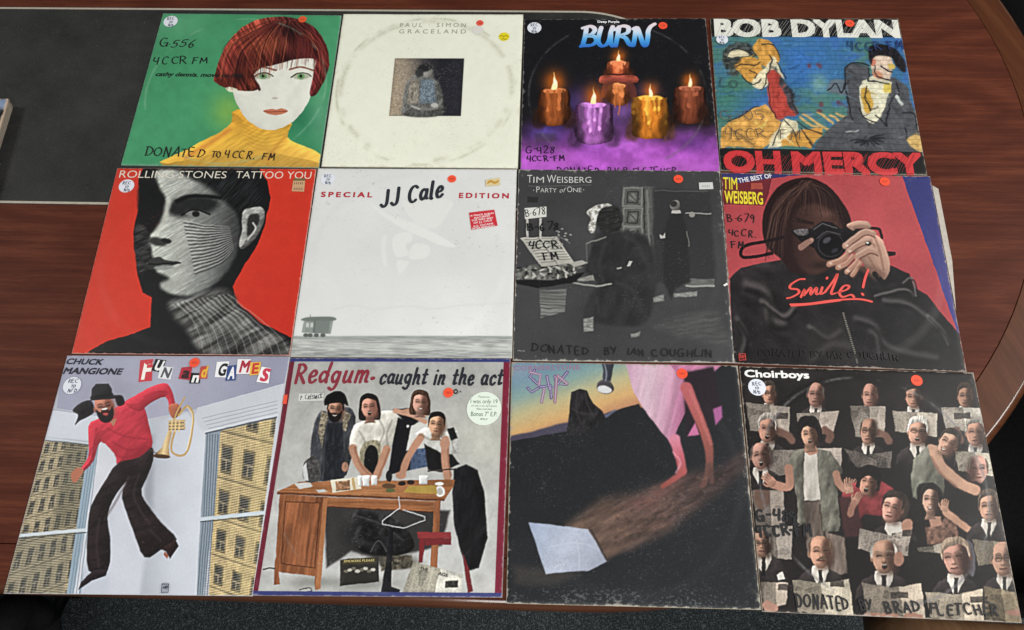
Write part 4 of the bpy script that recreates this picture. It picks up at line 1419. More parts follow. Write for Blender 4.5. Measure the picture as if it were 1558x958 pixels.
S.write('FM', (965, 262), (1040, 262), 42, 7, (28, 44, 96), seed=22, nib=.3)
S.write('L0', (82, 455), (180, 455), 38, 6, (56, 74, 84), seed=23)
S.write('G-05', (92, 630), (312, 632), 46, 5, (98, 92, 80), seed=24)
S.write('4CCR-FM', (110, 725), (500, 730), 52, 5, (84, 76, 66), seed=25)
rec_sticker(S, 95, 209, 31)
price_dot(S, 757, 124, 24)

# ================================================================== 5: red sleeve with a black-and-white bust
P = Print([(210, 48), (1145, 50), (1020, 932), (-6, 921)], lin((150, 100), (1000, 800), (200, 62, 47), (204, 64, 48), (192, 56, 44)))
bw = lambda k: (k, k, k * .98)
P.poly([(40, 935), (150, 870), (290, 830), (365, 800), (370, 660), (330, 640), (305, 560), (290, 430), (285, 350), (305, 260), (318, 180), (310, 100), (330, 46), (880, 46), (915, 110), (930, 190), (905, 330), (860, 430), (780, 560), (752, 610), (770, 680), (880, 780), (1030, 850), (1030, 940)], (30, 31, 32), soft=5)
# neck and shoulders in light and shade
P.poly([(450, 690), (560, 660), (680, 620), (750, 640), (790, 720), (880, 800), (1000, 860), (1000, 930), (640, 930), (540, 820), (480, 760)], bw(92), sm=1, soft=40, tex=(.75, 16, 120, 62, 3), rnd=(.3, 60))
for k in range(22):
    P.line([(480 + k * 12, 690 - k * 2), (560 + k * 19, 790 + 2 * k), (600 + k * 20, 925)], 5 + k % 3, bw(176 if k % 2 else 60), soft=6, taper=.6, op=.5)
# face: plain planes of tone
P.poly([(400, 60), (520, 56), (620, 90), (700, 170), (770, 260), (790, 380), (740, 520), (650, 610), (560, 650), (450, 640), (400, 560), (380, 470), (360, 380), (420, 300), (440, 200), (400, 120)], lin((380, 400), (800, 420), (196, 200, 190), (170, 172, 166), (110, 112, 110), (56, 57, 58)), sm=1, soft=24, tex=(.22, 6, 70, 60, 9))
P.poly([(520, 56), (820, 56), (880, 160), (880, 260), (800, 260), (740, 230), (650, 150), (560, 100)], (34, 35, 36), sm=1, soft=36, tex=(.6, 6, 60, 40, 4))
P.poly([(310, 150), (360, 120), (430, 210), (430, 300), (380, 350), (320, 330)], (26, 27, 28), sm=1, soft=26)
P.ell(560, 230, 130, 50, (40, 41, 42), rot=-6, soft=44)
P.ell(585, 268, 56, 20, (128, 130, 128), rot=4, soft=14); P.ell(580, 268, 18, 16, (30, 30, 30), soft=8)
P.line([(515, 272), (575, 246), (645, 268)], 8, (20, 20, 20), soft=7); P.line([(490, 205), (570, 180), (700, 190)], 22, (22, 22, 23), soft=12, taper=.4)
P.line([(450, 200), (430, 290), (378, 385)], 26, (214, 216, 206), soft=24, op=.8)
P.ell(400, 400, 44, 20, (60, 61, 60), rot=15, soft=18); P.ell(440, 396, 26, 12, (36, 36, 36), rot=10, soft=10)
P.poly([(330, 500), (400, 470), (440, 485), (505, 500), (440, 520), (380, 530), (340, 525)], (58, 59, 58), sm=1, soft=9)
P.line([(335, 508), (420, 502), (505, 502)], 7, (20, 20, 20), soft=6)
P.ell(430, 522, 48, 12, (150, 152, 148), soft=14); P.ell(400, 570, 60, 24, (30, 31, 31), soft=26, rot=12)
P.ell(470, 600, 60, 24, (168, 170, 164), rot=-10, soft=34)
for k in range(30):
    a = k / 29
    P.line([(520 + 60 * a, 300 + 250 * a), (620 + 70 * a, 320 + 190 * a), (740 + 20 * a, 330 + 110 * a)], 4 + 3 * (k % 2), bw(58 if k % 2 else 206), soft=4.5, taper=.5, op=.6)
P.poly([(300, 320), (350, 340), (370, 450), (330, 560), (302, 520), (290, 400)], (58, 58, 58), sm=1, soft=20, tex=(.9, 8, 40, 70, 6), op=.8)
P.poly([(800, 260), (850, 235), (895, 240), (905, 290), (870, 370), (810, 430), (785, 420), (800, 340)], bw(140), sm=1, soft=8, rnd=(.45, 24), tex=(.3, 8, 26, 60))
P.poly([(830, 280), (870, 265), (880, 300), (850, 350), (820, 370)], (50, 50, 50), sm=1, soft=14)
P.line([(825, 390), (860, 340), (850, 310)], 8, bw(190), soft=7)
P.warp(1.6, 18, 6)
P.crisp(.5)
P.mottle(.10, 10, 10, 12, where=sstep(60, 20, np.abs(P.C[..., 0] - P.C[..., 2])))
P.grain(2.5)
P.mottle(.03, 40, 40, 2)
P.scuffs(.3, (215, 110, 96), 26, 150, .79)
P.wear(.8, (222, 170, 156), 29, .006)
S = Sleeve([(-.6627, .6381), (-.3466, .6421), (-.3426, .3327), (-.6539, .3287)], ZT, P, 'red record sleeve with a large black-and-white head and a white title line', edge_rgb=(196, 150, 140), seed=5)
S.type('ROLLING STONES', (218, 93), (722, 97), 34, (226, 220, 204), bold=-.006)
S.type('TATTOO YOU', (766, 96), (1122, 98), 34, (226, 220, 204), bold=-.006)
rec_sticker(S, 254, 133, 36)
p = S.patch([(1040, 104), (1096, 104), (1090, 160), (1032, 158)], (196, 160, 122), 'price_label')
S.patch([(1042, 96), (1097, 96), (1096, 108), (1040, 108)], (112, 96, 60), 'label_top')
S.strokes([[(1046 + i * 9, 116), (1046 + i * 9, 124)] for i in range(5)] + [[(1044 + i * 9, 142), (1044 + i * 9, 152)] for i in range(5)], 3.5, (130, 70, 66), 'label_print', parent=p, sm=False)

# ================================================================== 6: off-white sleeve with a wagon on the horizon
P = Print([(160, 45), (1068, 45), (1045, 910), (33, 904)], lin((500, 40), (500, 800), (216, 217, 215), (212, 213, 211), (222, 223, 222)))
P.mottle(.03, 200, 160, 31)
for q, c in (([(400, 205), (480, 255), (600, 296), (700, 345), (790, 402), (725, 398), (640, 362), (540, 318), (450, 258)], (225, 225, 222)), ([(545, 200), (600, 186), (770, 190), (748, 260), (692, 318), (600, 290)], (222, 222, 219)), ([(515, 350), (575, 338), (592, 372), (560, 400), (575, 440), (520, 450), (500, 400)], (224, 224, 221)), ([(600, 392), (668, 402), (662, 446), (610, 462), (575, 452)], (223, 223, 220)), ([(520, 470), (575, 474), (545, 520), (532, 528)], (223, 223, 220)), ([(452, 372), (474, 352), (470, 420), (476, 500), (455, 470)], (222, 222, 219))):
    P.poly(q, c, sm=1, soft=6, op=.85)
P.line([(230, 690), (330, 672), (420, 690), (560, 676), (690, 688), (820, 672), (1040, 660)], 7, (203, 204, 202), op=.4, soft=12)
P.poly([(20, 812), (1060, 812), (1060, 915), (20, 915)], lin((500, 812), (500, 912), (168, 172, 168), (178, 180, 176), (158, 160, 158)), soft=5, tex=(.30, 60, 5, 1))
P.poly([(20, 812), (1060, 812), (1060, 826), (20, 826)], (140, 146, 142), soft=10, op=.5)
P.poly([(60, 838), (1060, 870), (1060, 885), (40, 850)], (196, 198, 194), soft=12, op=.6)
P.poly([(96, 738), (120, 728), (220, 726), (230, 738), (218, 802), (85, 796)], (142, 148, 144), soft=4, tex=(.12, 6, 30, 0))
P.poly([(90, 742), (110, 726), (224, 724), (232, 742)], (112, 118, 114), sm=1, soft=4)
P.poly([(150, 740), (216, 742), (206, 800), (146, 798)], (122, 128, 124), soft=4)
for x in (106, 126): P.poly([(x, 752), (x + 13, 752), (x + 12, 772), (x - 1, 772)], (198, 202, 198), soft=4)
P.poly([(140, 742), (150, 742), (146, 798), (136, 798)], (104, 110, 106), soft=4)
for x in (104, 124, 152, 182): P.ell(x, 808, 12, 9, (92, 96, 94), soft=4)
P.line([(126, 728), (124, 716)], 4, (120, 124, 122))
P.scuffs(.4, (164, 164, 160), 33, 60, .80); P.scuffs(.3, (178, 178, 174), 35, 130, .76)
P.wear(.5, (180, 178, 170), 37, .012)
P.grain(1.8)
S = Sleeve([(-.344, .6437), (-.0318, .6465), (-.0304, .3361), (-.3418, .3308)], ZT, P, 'off-white record sleeve with a tiny wagon on a low horizon and red side lettering', edge_rgb=(190, 190, 186), seed=6)
S.type('SPECIAL', (172, 176), (408, 178), 22, (176, 42, 54), bold=.035, space=1.45)
S.type('EDITION', (804, 179), (1032, 179), 22, (176, 42, 54), bold=.035, space=1.45)
S.write('JJ Cale', (448, 222), (726, 176), 74, 16, (38, 42, 48), 'title_lettering', nib=.35, slant=.22, seed=31, wob=.03)
rec_sticker(S, 205, 94, 33)
price_dot(S, 772, 92, 20)
p = S.patch([(850, 248), (966, 233), (981, 307), (862, 327)], (196, 48, 58), 'red_label')
for k, t in enumerate(('14 TRACK ALBUM', 'FEATURING', 'THE VERY BEST', 'OF J.J. CALE', 'A.O. COCAINE', 'AFTER MIDNIGHT')):
    w = (108, 72, 100, 84, 92, 104)[k]; y = 262 + k * 11 + (4 if k > 3 else 0); xc = 909 + k * 1.6
    S.type(t, (xc - w / 2, y + 5), (xc + w / 2, y - 9), 7.5, (246, 226, 226), bold=.02, name='label_lettering', parent=p)
p = S.patch([(926, 96), (990, 86), (992, 120), (928, 126)], (214, 196, 150), 'gold_label')
S.strokes([[(936, 112), (952, 100), (966, 112), (984, 100)], [(940, 104), (980, 108)]], 7, (190, 140, 40), 'label_print', parent=p)

# ================================================================== 7: dark grey room scene
P = Print([(60, 27), (1003, 35), (1075, 932), (32, 925)], (66, 66, 68))  # veil of gloss reflection is put into this base grey
P.mottle(.16, 200, 180, 41)
P.poly([(550, 110), (700, 110), (690, 340), (540, 330)], (92, 92, 90), soft=14, tex=(.2, 8, 8, 0))
for k, y in enumerate((118, 212, 300)):
    h = 84 if k < 2 else 40
    P.line([(556, y), (642, y), (640, y + h), (550, y + h), (556, y)], 7, (130, 130, 126), sm=0, soft=6)
    P.line([(574, y + 18), (624, y + 18), (622, y + h - 16), (570, y + h - 16), (574, y + 18)], 6, (52, 52, 52), sm=0, soft=5)
    P.ell(598, y + h / 2, 16, 16, (122, 122, 118), soft=9)
    P.line([(580, y + 26), (598, y + h / 2), (618, y + h - 22)], 5, (70, 70, 68), soft=5)
P.line([(665, 130), (676, 390)], 9, (120, 120, 118), sm=0, soft=7); P.line([(684, 130), (692, 380)], 5, (96, 96, 94), sm=0, soft=5)
P.line([(650, 120), (655, 330)], 5, (40, 40, 40), sm=0, soft=5)
P.poly([(690, 120), (960, 130), (985, 540), (830, 560), (700, 560)], (50, 50, 52), soft=30, op=.9)
P.poly([(700, 128), (950, 128), (950, 132), (700, 132)], (110, 110, 108), soft=5, op=.6)
P.poly([(800, 540), (980, 545), (980, 580), (850, 585)], (104, 104, 102), soft=8, tex=(.3, 30, 4, 0))
P.line([(850, 578), (980, 575)], 7, (168, 168, 164), soft=6)
P.poly([(700, 770), (760, 730), (1000, 690), (1060, 860), (840, 820)], (82, 82, 82), soft=50, op=.8, tex=(.2, 60, 8, -8))
# figure seen from behind in the doorway
P.poly([(740, 330), (770, 240), (830, 235), (855, 330), (870, 560), (800, 585), (780, 640), (740, 560)], (42, 42, 43), soft=22)
P.ell(798, 200, 24, 27, (120, 118, 114), soft=6, rnd=(.5, 10)); P.ell(790, 192, 16, 16, (50, 49, 48), soft=6)
P.poly([(780, 222), (820, 222), (824, 236), (778, 236)], (190, 188, 182), soft=4)
P.line([(846, 234), (962, 237)], 6, (150, 150, 146), sm=0, soft=4); P.ell(876, 242, 13, 14, (150, 147, 142), soft=6)
P.line([(850, 320), (862, 390)], 5, (108, 108, 106), soft=5)
P.poly([(725, 335), (740, 345), (752, 328), (752, 352), (728, 354)], (190, 188, 184), soft=4)
# seated figure
P.poly([(430, 330), (520, 320), (650, 340), (700, 470), (700, 620), (640, 760), (380, 740), (390, 640), (430, 560), (370, 500), (400, 420)], (46, 46, 47), sm=1, soft=26, tex=(.25, 40, 60, 20))
for q in ([(560, 350), (620, 380), (660, 470)], [(470, 380), (440, 470), (460, 560)], [(520, 560), (600, 600), (640, 700)], [(430, 640), (440, 700)]): P.line(q, 14, (62, 62, 62), soft=26, op=.6)
P.ell(490, 265, 62, 72, (42, 42, 42), rot=10, soft=16, tex=(.5, 6, 30, 80))
P.poly([(380, 230), (420, 200), (470, 190), (500, 200), (450, 212), (430, 250), (420, 320), (400, 330), (388, 300), (400, 260)], (196, 194, 186), sm=1, soft=8, tex=(.7, 8, 14, 60))
P.line([(378, 380), (420, 366), (470, 346)], 6, (130, 130, 126), soft=5); P.line([(378, 380), (382, 470)], 5, (100, 100, 98), soft=5)
P.poly([(570, 486), (580, 462), (596, 462), (584, 486)], (196, 196, 192), soft=4); P.poly([(524, 490), (546, 488), (546, 496), (524, 497)], (160, 160, 156), soft=4)
P.line([(315, 562), (420, 580), (498, 570)], 8, (156, 156, 150), soft=5); P.poly([(330, 545), (410, 525), (420, 555), (340, 555)], (150, 150, 144), soft=6, tex=(.3, 20, 4, 0))
for k, (x, y, w, h2) in enumerate(((690, 620, 56, 26), (790, 600, 110, 22), (590, 790, 42, 20), (364, 722, 50, 66))):
    P.poly([(x, y + 14), (x + w, y), (x + w, y + h2), (x + 4, y + h2 + 8)], (142, 142, 138), soft=9, tex=(.3, 14, 5, 0))
# table, sheet of music
P.poly([(48, 548), (250, 550), (370, 510), (330, 560), (150, 590), (50, 570)], (26, 26, 26), soft=8)
P.poly([(48, 500), (120, 480), (300, 470), (380, 470), (310, 530), (220, 550), (48, 545)], (96, 96, 92), soft=8, tex=(.8, 14, 10, 0, 6))
for k in range(22):
    x = 60 + (k * 37) % 260; y = 492 + (k * 17) % 46
    P.ell(x, y, 10 + k % 7, 5, (188, 186, 178) if k % 3 else (40, 40, 40), soft=5, rot=k * 20)
P.poly([(65, 352), (235, 346), (325, 472), (165, 488)], (190, 188, 178), soft=4, tex=(.12, 60, 60, 0))
for k in range(9):
    a = k / 9
    P.line([(85 + 90 * a, 362 + 118 * a), (150 + 92 * a, 358 + 116 * a)], 3.5, (110, 108, 102), sm=0, soft=3.5, op=.8)
    P.line([(170 + 88 * a, 356 + 112 * a), (225 + 90 * a, 354 + 112 * a)], 3.5, (110, 108, 102), sm=0, soft=3.5, op=.8)
P.line([(150, 350), (246, 482)], 4, (120, 118, 112), sm=0)
P.poly([(300, 470), (360, 455), (382, 468), (320, 490)], (176, 174, 166), soft=6)
P.poly([(158, 600), (286, 590), (276, 700), (162, 730)], (112, 112, 110), soft=8, tex=(.5, 200, 5, 2, 4))
for k in range(12):
    a = k * .55; P.ell(262 + 30 * math.cos(a) * (k % 3 + 1) / 2, 345 + 26 * math.sin(a) * (k % 2 + 1) / 1.4, 6, 4, (150, 150, 146), soft=4)
P.line([(225, 350), (258, 352), (300, 378)], 3, (130, 130, 126), soft=3)
for x in (100, 163): P.poly([(x - 5, 262), (x + 6, 262), (x + 7, 350), (x - 4, 350)], (188, 186, 180), soft=3.5)
P.poly([(97, 158), (148, 158), (148, 186), (97, 186)], (44, 44, 44), soft=8)
P.glow(560, 900, 520, 60, (58, 58, 60), .5)
P.line([(105, 106), (400, 104)], 2, (140, 140, 138), sm=0, op=.6)
P.warp(1.6, 16, 5)
P.crisp(.5)
P.C = P.C * .84 + 14
P.mottle(.03, 6, 6, 9)
P.scuffs(.35, (140, 140, 138), 43, 150, .79); P.wear(1.0, (190, 186, 176), 45, .012)
P.grain(2.2)
S = Sleeve([(-.0289, .6441), (.2802, .6458), (.2768, .3357), (-.029, .3321)], [ZT + .0034, ZT + .0034, ZT + .0004, ZT + .0004], P, 'dark grey record sleeve showing a dim room with a seated figure and sheet music', edge_rgb=(170, 166, 156), seed=7)
for t, a, b, c in (('T', (99, 91), (122, 91), 37), ('IM', (128, 91), (178, 91), 28), ('W', (192, 91), (236, 91), 37), ('EISBERG', (240, 91), (402, 92), 28)):
    S.type(t, a, b, c, (208, 208, 204), bold=-.008)
S.type('·', (127, 140), (131, 140), 26, (200, 200, 196)); S.type('·', (364, 139), (368, 139), 26, (200, 200, 196))
for t, a, b, c, sl in (('P', (142, 137), (158, 137), 27, 0), ('ARTY', (161, 137), (238, 137), 20, 0), ('of', (250, 138), (276, 138), 22, .3), ('O', (288, 137), (312, 137), 27, 0), ('NE', (316, 137), (356, 137), 20, 0)):
    S.type(t, a, b, c, (200, 200, 196), bold=-.008, slant=sl)
p = S.patch([(86, 212), (190, 205), (190, 254), (88, 264)], (212, 212, 206), 'white_label')
S.write('B·678', (92, 252), (186, 242), 32, 4.5, seed=41, parent=p, wob=.04, nib=.2)
S.write('B-', (100, 318), (150, 318), 34, 7, (16, 16, 18), seed=42)
S.write('678', (162, 318), (248, 316), 36, 7, (16, 16, 18), seed=43)
S.write('4CCR.', (106, 404), (262, 404), 34, 7, (16, 16, 18), seed=44)
S.write('FM', (178, 456), (250, 450), 32, 7, (16, 16, 18), seed=45)
S.write('DONATED', (118, 884), (388, 898), 34, 5, (24, 24, 26), seed=46)
S.write('BY', (466, 898), (518, 900), 32, 5, (24, 24, 26), seed=47)
S.write('IAN', (574, 900), (652, 902), 30, 5, (24, 24, 26), seed=48)
S.write('COUGHLIN', (692, 904), (970, 908), 32, 5, (24, 24, 26), seed=49)
price_dot(S, 810, 75, 22)
p = S.patch([(906, 92), (970, 90), (974, 122), (908, 124)], (200, 200, 198), 'price_label')
S.strokes([[(922 + i * 8, 104), (922 + i * 8, 114)] for i in range(5)], 3, (140, 140, 140), 'label_print', parent=p, sm=False)
S.type('MCA', (54, 886), (88, 887), 6, (150, 150, 148), bold=.02, name='small_print')
S.patch([(1020, 574), (1038, 562), (1044, 570), (1028, 580)], (226, 226, 222), 'torn_paper', n=2)

# ================================================================== 8: red sleeve, photographer in a dark jacket
P = Print([(22, 33), (975, 50), (1143, 945), (78, 904)], lin((200, 60), (700, 800), (176, 68, 74), (188, 78, 82), (172, 66, 72)))
P.poly([(20, 30), (340, 38), (250, 62), (235, 130), (215, 185), (34, 178)], (112, 42, 50), soft=3)
P.poly([(20, 30), (410, 40), (250, 58), (100, 82), (26, 60)], (56, 56, 110), soft=3)
P.poly([(846, 50), (985, 52), (1120, 790), (1098, 760)], lin((850, 60), (1100, 760), (58, 62, 122), (66, 62, 132)), soft=3.5)
P.poly([(155, 82), (208, 80), (210, 108), (157, 110)], (166, 74, 62), soft=3)
jk = (33, 31, 33)
P.poly([(58, 520), (110, 470), (200, 450), (330, 430), (620, 470), (790, 460), (880, 500), (900, 560), (960, 600), (1010, 660), (1110, 775), (1143, 950), (75, 905)], lin((100, 450), (1000, 900), (42, 38, 40), (34, 32, 34), (28, 27, 29)), soft=6, rnd=(.35, 40), tex=(.35, 60, 40, 25, 6))
for q, w, c, o in (([(130, 540), (220, 580), (240, 700), (300, 720)], 40, (66, 60, 60), .55), ([(200, 620), (300, 690), (350, 650)], 24, (84, 78, 76), .5), ([(420, 740), (500, 790), (560, 760)], 26, (72, 68, 66), .6), ([(440, 880), (520, 820), (600, 830)], 40, (62, 58, 58), .6), ([(720, 600), (850, 570), (900, 600)], 14, (78, 74, 74), .6), ([(760, 620), (880, 640), (1000, 740)], 26, (60, 57, 58), .6), ([(700, 760), (800, 840), (1000, 880)], 34, (54, 50, 52), .5), ([(850, 540), (890, 520), (910, 600)], 12, (76, 72, 72), .6), ([(90, 700), (130, 780), (110, 860)], 26, (58, 54, 54), .5), ([(630, 700), (720, 740), (740, 860)], 30, (58, 54, 56), .5), ([(960, 690), (1030, 760), (1060, 820)], 18, (70, 66, 66), .55)):
    c = tuple(v + 26 for v in c)
    P.line(q, w * .8, c, soft=w * .9, op=min(1, o * 1.4))
    P.line([(x + 10, y + w * .8) for x, y in q], w * .6, (16, 15, 16), soft=w * .6, op=.55)
P.poly([(400, 760), (580, 700), (650, 910), (400, 905)], (50, 46, 46), soft=60, op=.6)
P.line([(575, 680), (600, 770), (640, 905)], 9, (120, 116, 108), soft=5)
for k in range(26): P.line([(573 + k * 2.6 - 5, 682 + k * 8.8), (573 + k * 2.6 + 7, 684 + k * 8.8)], 3.5, (26, 24, 24), sm=0, soft=3)
# head and hair
r8 = random.Random(3)
P.poly([(205, 270), (228, 170), (290, 90), (370, 58), (450, 64), (530, 118), (590, 200), (612, 270), (590, 330), (520, 470), (360, 500), (290, 430), (225, 370)], (44, 28, 27), sm=1, soft=8)
P.poly([(370, 200), (460, 178), (545, 230), (575, 290), (560, 400), (500, 480), (420, 500), (360, 440), (345, 300)], lin((350, 300), (580, 300), (54, 36, 34), (80, 54, 47), (70, 46, 41)), sm=1, soft=26)
P.poly([(360, 240), (440, 262), (440, 276), (364, 262)], (36, 24, 24), soft=10, op=.8)
P.glow(500, 222, 46, 22, (112, 78, 68), .6); P.glow(400, 400, 40, 60, (64, 42, 38), .8); P.glow(470, 460, 60, 24, (40, 28, 27), .8)
for k in range(120):
    t = r8.random()
    ex, ey = (215 + 130 * t * r8.random(), 250 + 220 * r8.random()) if r8.random() < .55 else (350 + 260 * t, 170 + 90 * t + r8.uniform(-20, 40))
    c = r8.choice([(24, 15, 16), (70, 48, 44), (92, 66, 58), (40, 26, 26), (112, 82, 72)])
    P.line([(400 + r8.uniform(-20, 30), 72), ((400 + ex) / 2 + (ex - 400) * .25, (70 + ey) / 2 - 24), (ex, ey)], r8.uniform(2.5, 6), c, soft=5, op=r8.uniform(.2, .6), taper=.5)
# strap
P.line([(300, 330), (210, 352), (130, 370), (108, 400), (130, 424), (250, 405)], 15, (34, 24, 28), soft=5)
# camera body and lens
P.poly([(330, 300), (430, 290), (460, 270), (480, 257), (520, 262), (560, 290), (680, 292), (690, 330), (580, 400), (440, 380), (380, 350)], (26, 24, 27), soft=5, rnd=(.5, 12))
P.poly([(350, 300), (400, 292), (416, 300), (410, 320), (370, 322)], (96, 92, 94), sm=1, soft=6, tex=(.5, 8, 8, 0))
P.line([(440, 296), (480, 268), (545, 290)], 4, (90, 86, 88), soft=4, sm=0)
P.ell(515, 368, 74, 68, (22, 21, 24), soft=5, rnd=(.6, 14)); P.ell(517, 366, 62, 57, (46, 44, 48), soft=5); P.ell(519, 366, 56, 51, (16, 15, 18), soft=5)
P.ell(500, 345, 20, 12, (84, 84, 92), soft=12, rot=-30, op=.8); P.ell(536, 392, 16, 10, (60, 62, 72), soft=10, rot=-30, op=.7)
P.line([(455, 335), (500, 306), (560, 318)], 3, (120, 116, 118), soft=4, op=.6)
P.line([(690, 290), (740, 295), (752, 335)], 13, (30, 26, 30), soft=5); P.poly([(775, 395), (815, 400), (815, 415), (780, 420)], (24, 20, 24), soft=5)
# hands round the camera
sk = (172, 134, 116)
P.poly([(590, 275), (640, 255), (690, 262), (700, 290), (640, 290), (620, 300)], sk, sm=1, soft=6, rnd=(.35, 14))
P.poly([(640, 330), (700, 310), (750, 340), (770, 380), (790, 470), (760, 530), (700, 500), (650, 430), (620, 390)], sk, sm=1, soft=7, rnd=(.4, 26), light=(.2, -1))
for q in ([(585, 370), (640, 325), (680, 305), (715, 315)], [(600, 395), (650, 360), (700, 345)], [(640, 420), (690, 390), (730, 400)]):
    P.line(q, 30, (168, 130, 112), soft=7, taper=.2); P.line([(x + 4, y + 16) for x, y in q], 7, (104, 70, 60), soft=7, op=.8); P.line([(x - 3, y - 9) for x, y in q], 8, (204, 170, 152), soft=8, op=.55)
P.ell(690, 360, 15, 12, (60, 54, 50), soft=5); P.ell(686, 356, 7, 5, (190, 186, 176), soft=4)
for i, q in enumerate(([(510, 455), (555, 440), (590, 415)], [(550, 470), (590, 450), (618, 420)], [(590, 490), (620, 465), (640, 440)], [(615, 505), (640, 475), (652, 450)])):
    P.line(q, 28 - 2 * i, (166, 122, 102), soft=7, taper=.15); P.line([(x + 6, y + 16) for x, y in q], 6, (88, 56, 48), soft=6, op=.8); P.line([(x - 3, y - 8) for x, y in q], 7, (208, 166, 146), soft=9, op=.6)
P.line([(384, 376), (404, 360), (428, 344)], 30, (140, 104, 92), soft=7, taper=.2); P.line([(390, 392), (410, 380)], 8, (70, 46, 42), soft=8, op=.7); P.ell(430, 342, 8, 6, (176, 140, 124), soft=4, op=.7)
P.poly([(640, 470), (700, 460), (770, 500), (740, 535), (690, 510)], (112, 80, 68), sm=1, soft=22, op=.6)
P.line([(720, 500), (760, 540), (800, 520)], 26, (30, 28, 30), soft=8)
for q in ([(720, 330), (745, 400), (760, 480)], [(690, 420), (720, 470), (740, 510)], [(700, 350), (720, 372)]): P.line(q, 9, (126, 88, 74), soft=10, op=.55)
for x, y in ((592, 368), (606, 394), (516, 452), (556, 466), (596, 486)): P.ell(x, y, 8, 6, (214, 184, 168), soft=4, op=.7)
P.warp(1.0, 16, 9)
P.crisp(.6)
P.fade(.12, (70, 62, 62), .05)
P.mottle(.05, 8, 8, 4); P.mottle(.05, 120, 120, 6)
P.scuffs(.25, (150, 130, 128), 53, 150, .79); P.wear(1.0, (176, 160, 150), 55, .010)
P.grain(2.5)
S = Sleeve([(.2831, .6452), (.5998, .6441), (.5903, .3300), (.2755, .3353)], ZT, P, 'red record sleeve with a person in a dark jacket raising a camera to the face', edge_rgb=(150, 136, 126), seed=8)
S.type('THE BEST OF', (101, 80), (252, 56), 20, (224, 222, 226), bold=.02)
S.type('TIM', (30, 108), (94, 111), 54, (226, 210, 52), bold=.01, name='yellow_lettering')
S.type('WEISBERG', (36, 171), (210, 180), 54, (226, 210, 52), bold=.02, name='yellow_lettering')
S.write('B·679', (50, 256), (172, 262), 32, 6, seed=51)
S.write('4CCR.', (54, 324), (176, 330), 28, 6, seed=52)
S.write('FM', (66, 380), (124, 380), 26, 6, seed=53)
SM = (226, 84, 76)
S.strokes([[(398, 524), (372, 526), (336, 548), (332, 566), (366, 572), (370, 588), (340, 606), (316, 612)],
           [(380, 606), (398, 570), (392, 600), (426, 562), (424, 596), (452, 562), (450, 592), (464, 590)], [(478, 562), (470, 592), (490, 584)], [(498, 522), (501, 517)],
           [(490, 584), (530, 530), (548, 500), (536, 540), (518, 590), (540, 588)], [(548, 586), (590, 572), (600, 556), (576, 556), (556, 586), (570, 606), (608, 596), (622, 606)],
           [(688, 482), (674, 520), (664, 562)], [(660, 592), (664, 596)], [(332, 640), (420, 636), (520, 622), (640, 616), (704, 628)], [(336, 646), (420, 640), (560, 622)]], 12, SM, 'title_lettering', nib=.45)
S.write('DONATED BY IAN COUGHLIN', (190, 872), (830, 894), 28, 4.5, (16, 15, 16), seed=54)
price_dot(S, 765, 76, 23)
S.strokes([[(100, 866), (128, 864), (131, 892), (102, 895), (100, 866)]], 4, (182, 64, 58), 'printed_mark', sm=False)
S.type('A&M', (104, 884), (128, 883), 13, (190, 66, 60), bold=.02, name='printed_mark')
S.type('RECORDS', (106, 891), (127, 890), 4, (190, 66, 60), name='printed_mark')
# inner sleeve slipping out on the right
a = np.array([(.6005, .628), (.6085, .622), (.6050, .50), (.5945, .42)]) - S.o
mesh_obj('inner_sleeve', [(x, y, .0016) for x, y in a] + [(x, y, .0010) for x, y in a], [(3, 2, 1, 0), (4, 5, 6, 7), (0, 1, 5, 4), (1, 2, 6, 5), (2, 3, 7, 6)], paint((186, 178, 168), .7), S.root)

# ================================================================== 9: white room with two windows, dancer with a horn
P = Print([(250, 25), (1083, 27), (942, 925), (10, 915)], lin((500, 100), (560, 920), (178, 180, 188), (196, 199, 208), (192, 198, 210)))
P.poly([(245, 20), (1085, 20), (1062, 130), (740, 225), (520, 270), (210, 225), (230, 60)], lin((300, 40), (1000, 140), (158, 160, 180), (168, 168, 186), (150, 152, 172)), soft=5)
P.glow(420, 160, 150, 60, (150, 146, 160), .5)
P.poly([(200, 225), (520, 268), (330, 350), (165, 330)], (204, 208, 218), soft=6)
P.line([(195, 228), (400, 256), (520, 268)], 5, (150, 152, 166), sm=0, soft=5, op=.7)
P.line([(740, 224), (1060, 132)], 5, (206, 208, 216), sm=0, soft=6)
P.poly([(740, 226), (1062, 136), (1046, 240), (770, 310), (700, 300)], (198, 201, 208), soft=4)
for k in range(4): P.line([(780 - k * 8, 300 - k * 13), (1040, 236 - k * 14)], 2.5, (158, 164, 176), sm=0, soft=3)
P.poly([(560, 280), (700, 240), (770, 320), (740, 925), (520, 925)], lin((540, 500), (760, 500), (176, 180, 190), (198, 202, 212), (206, 210, 220)), soft=14)
P.poly([(545, 300), (575, 330), (570, 620), (535, 560)], (146, 148, 156), soft=30, op=.7)
P.poly([(440, 420), (520, 470), (560, 700), (520, 920), (400, 920), (420, 640)], (202, 204, 214), soft=26, op=.8)


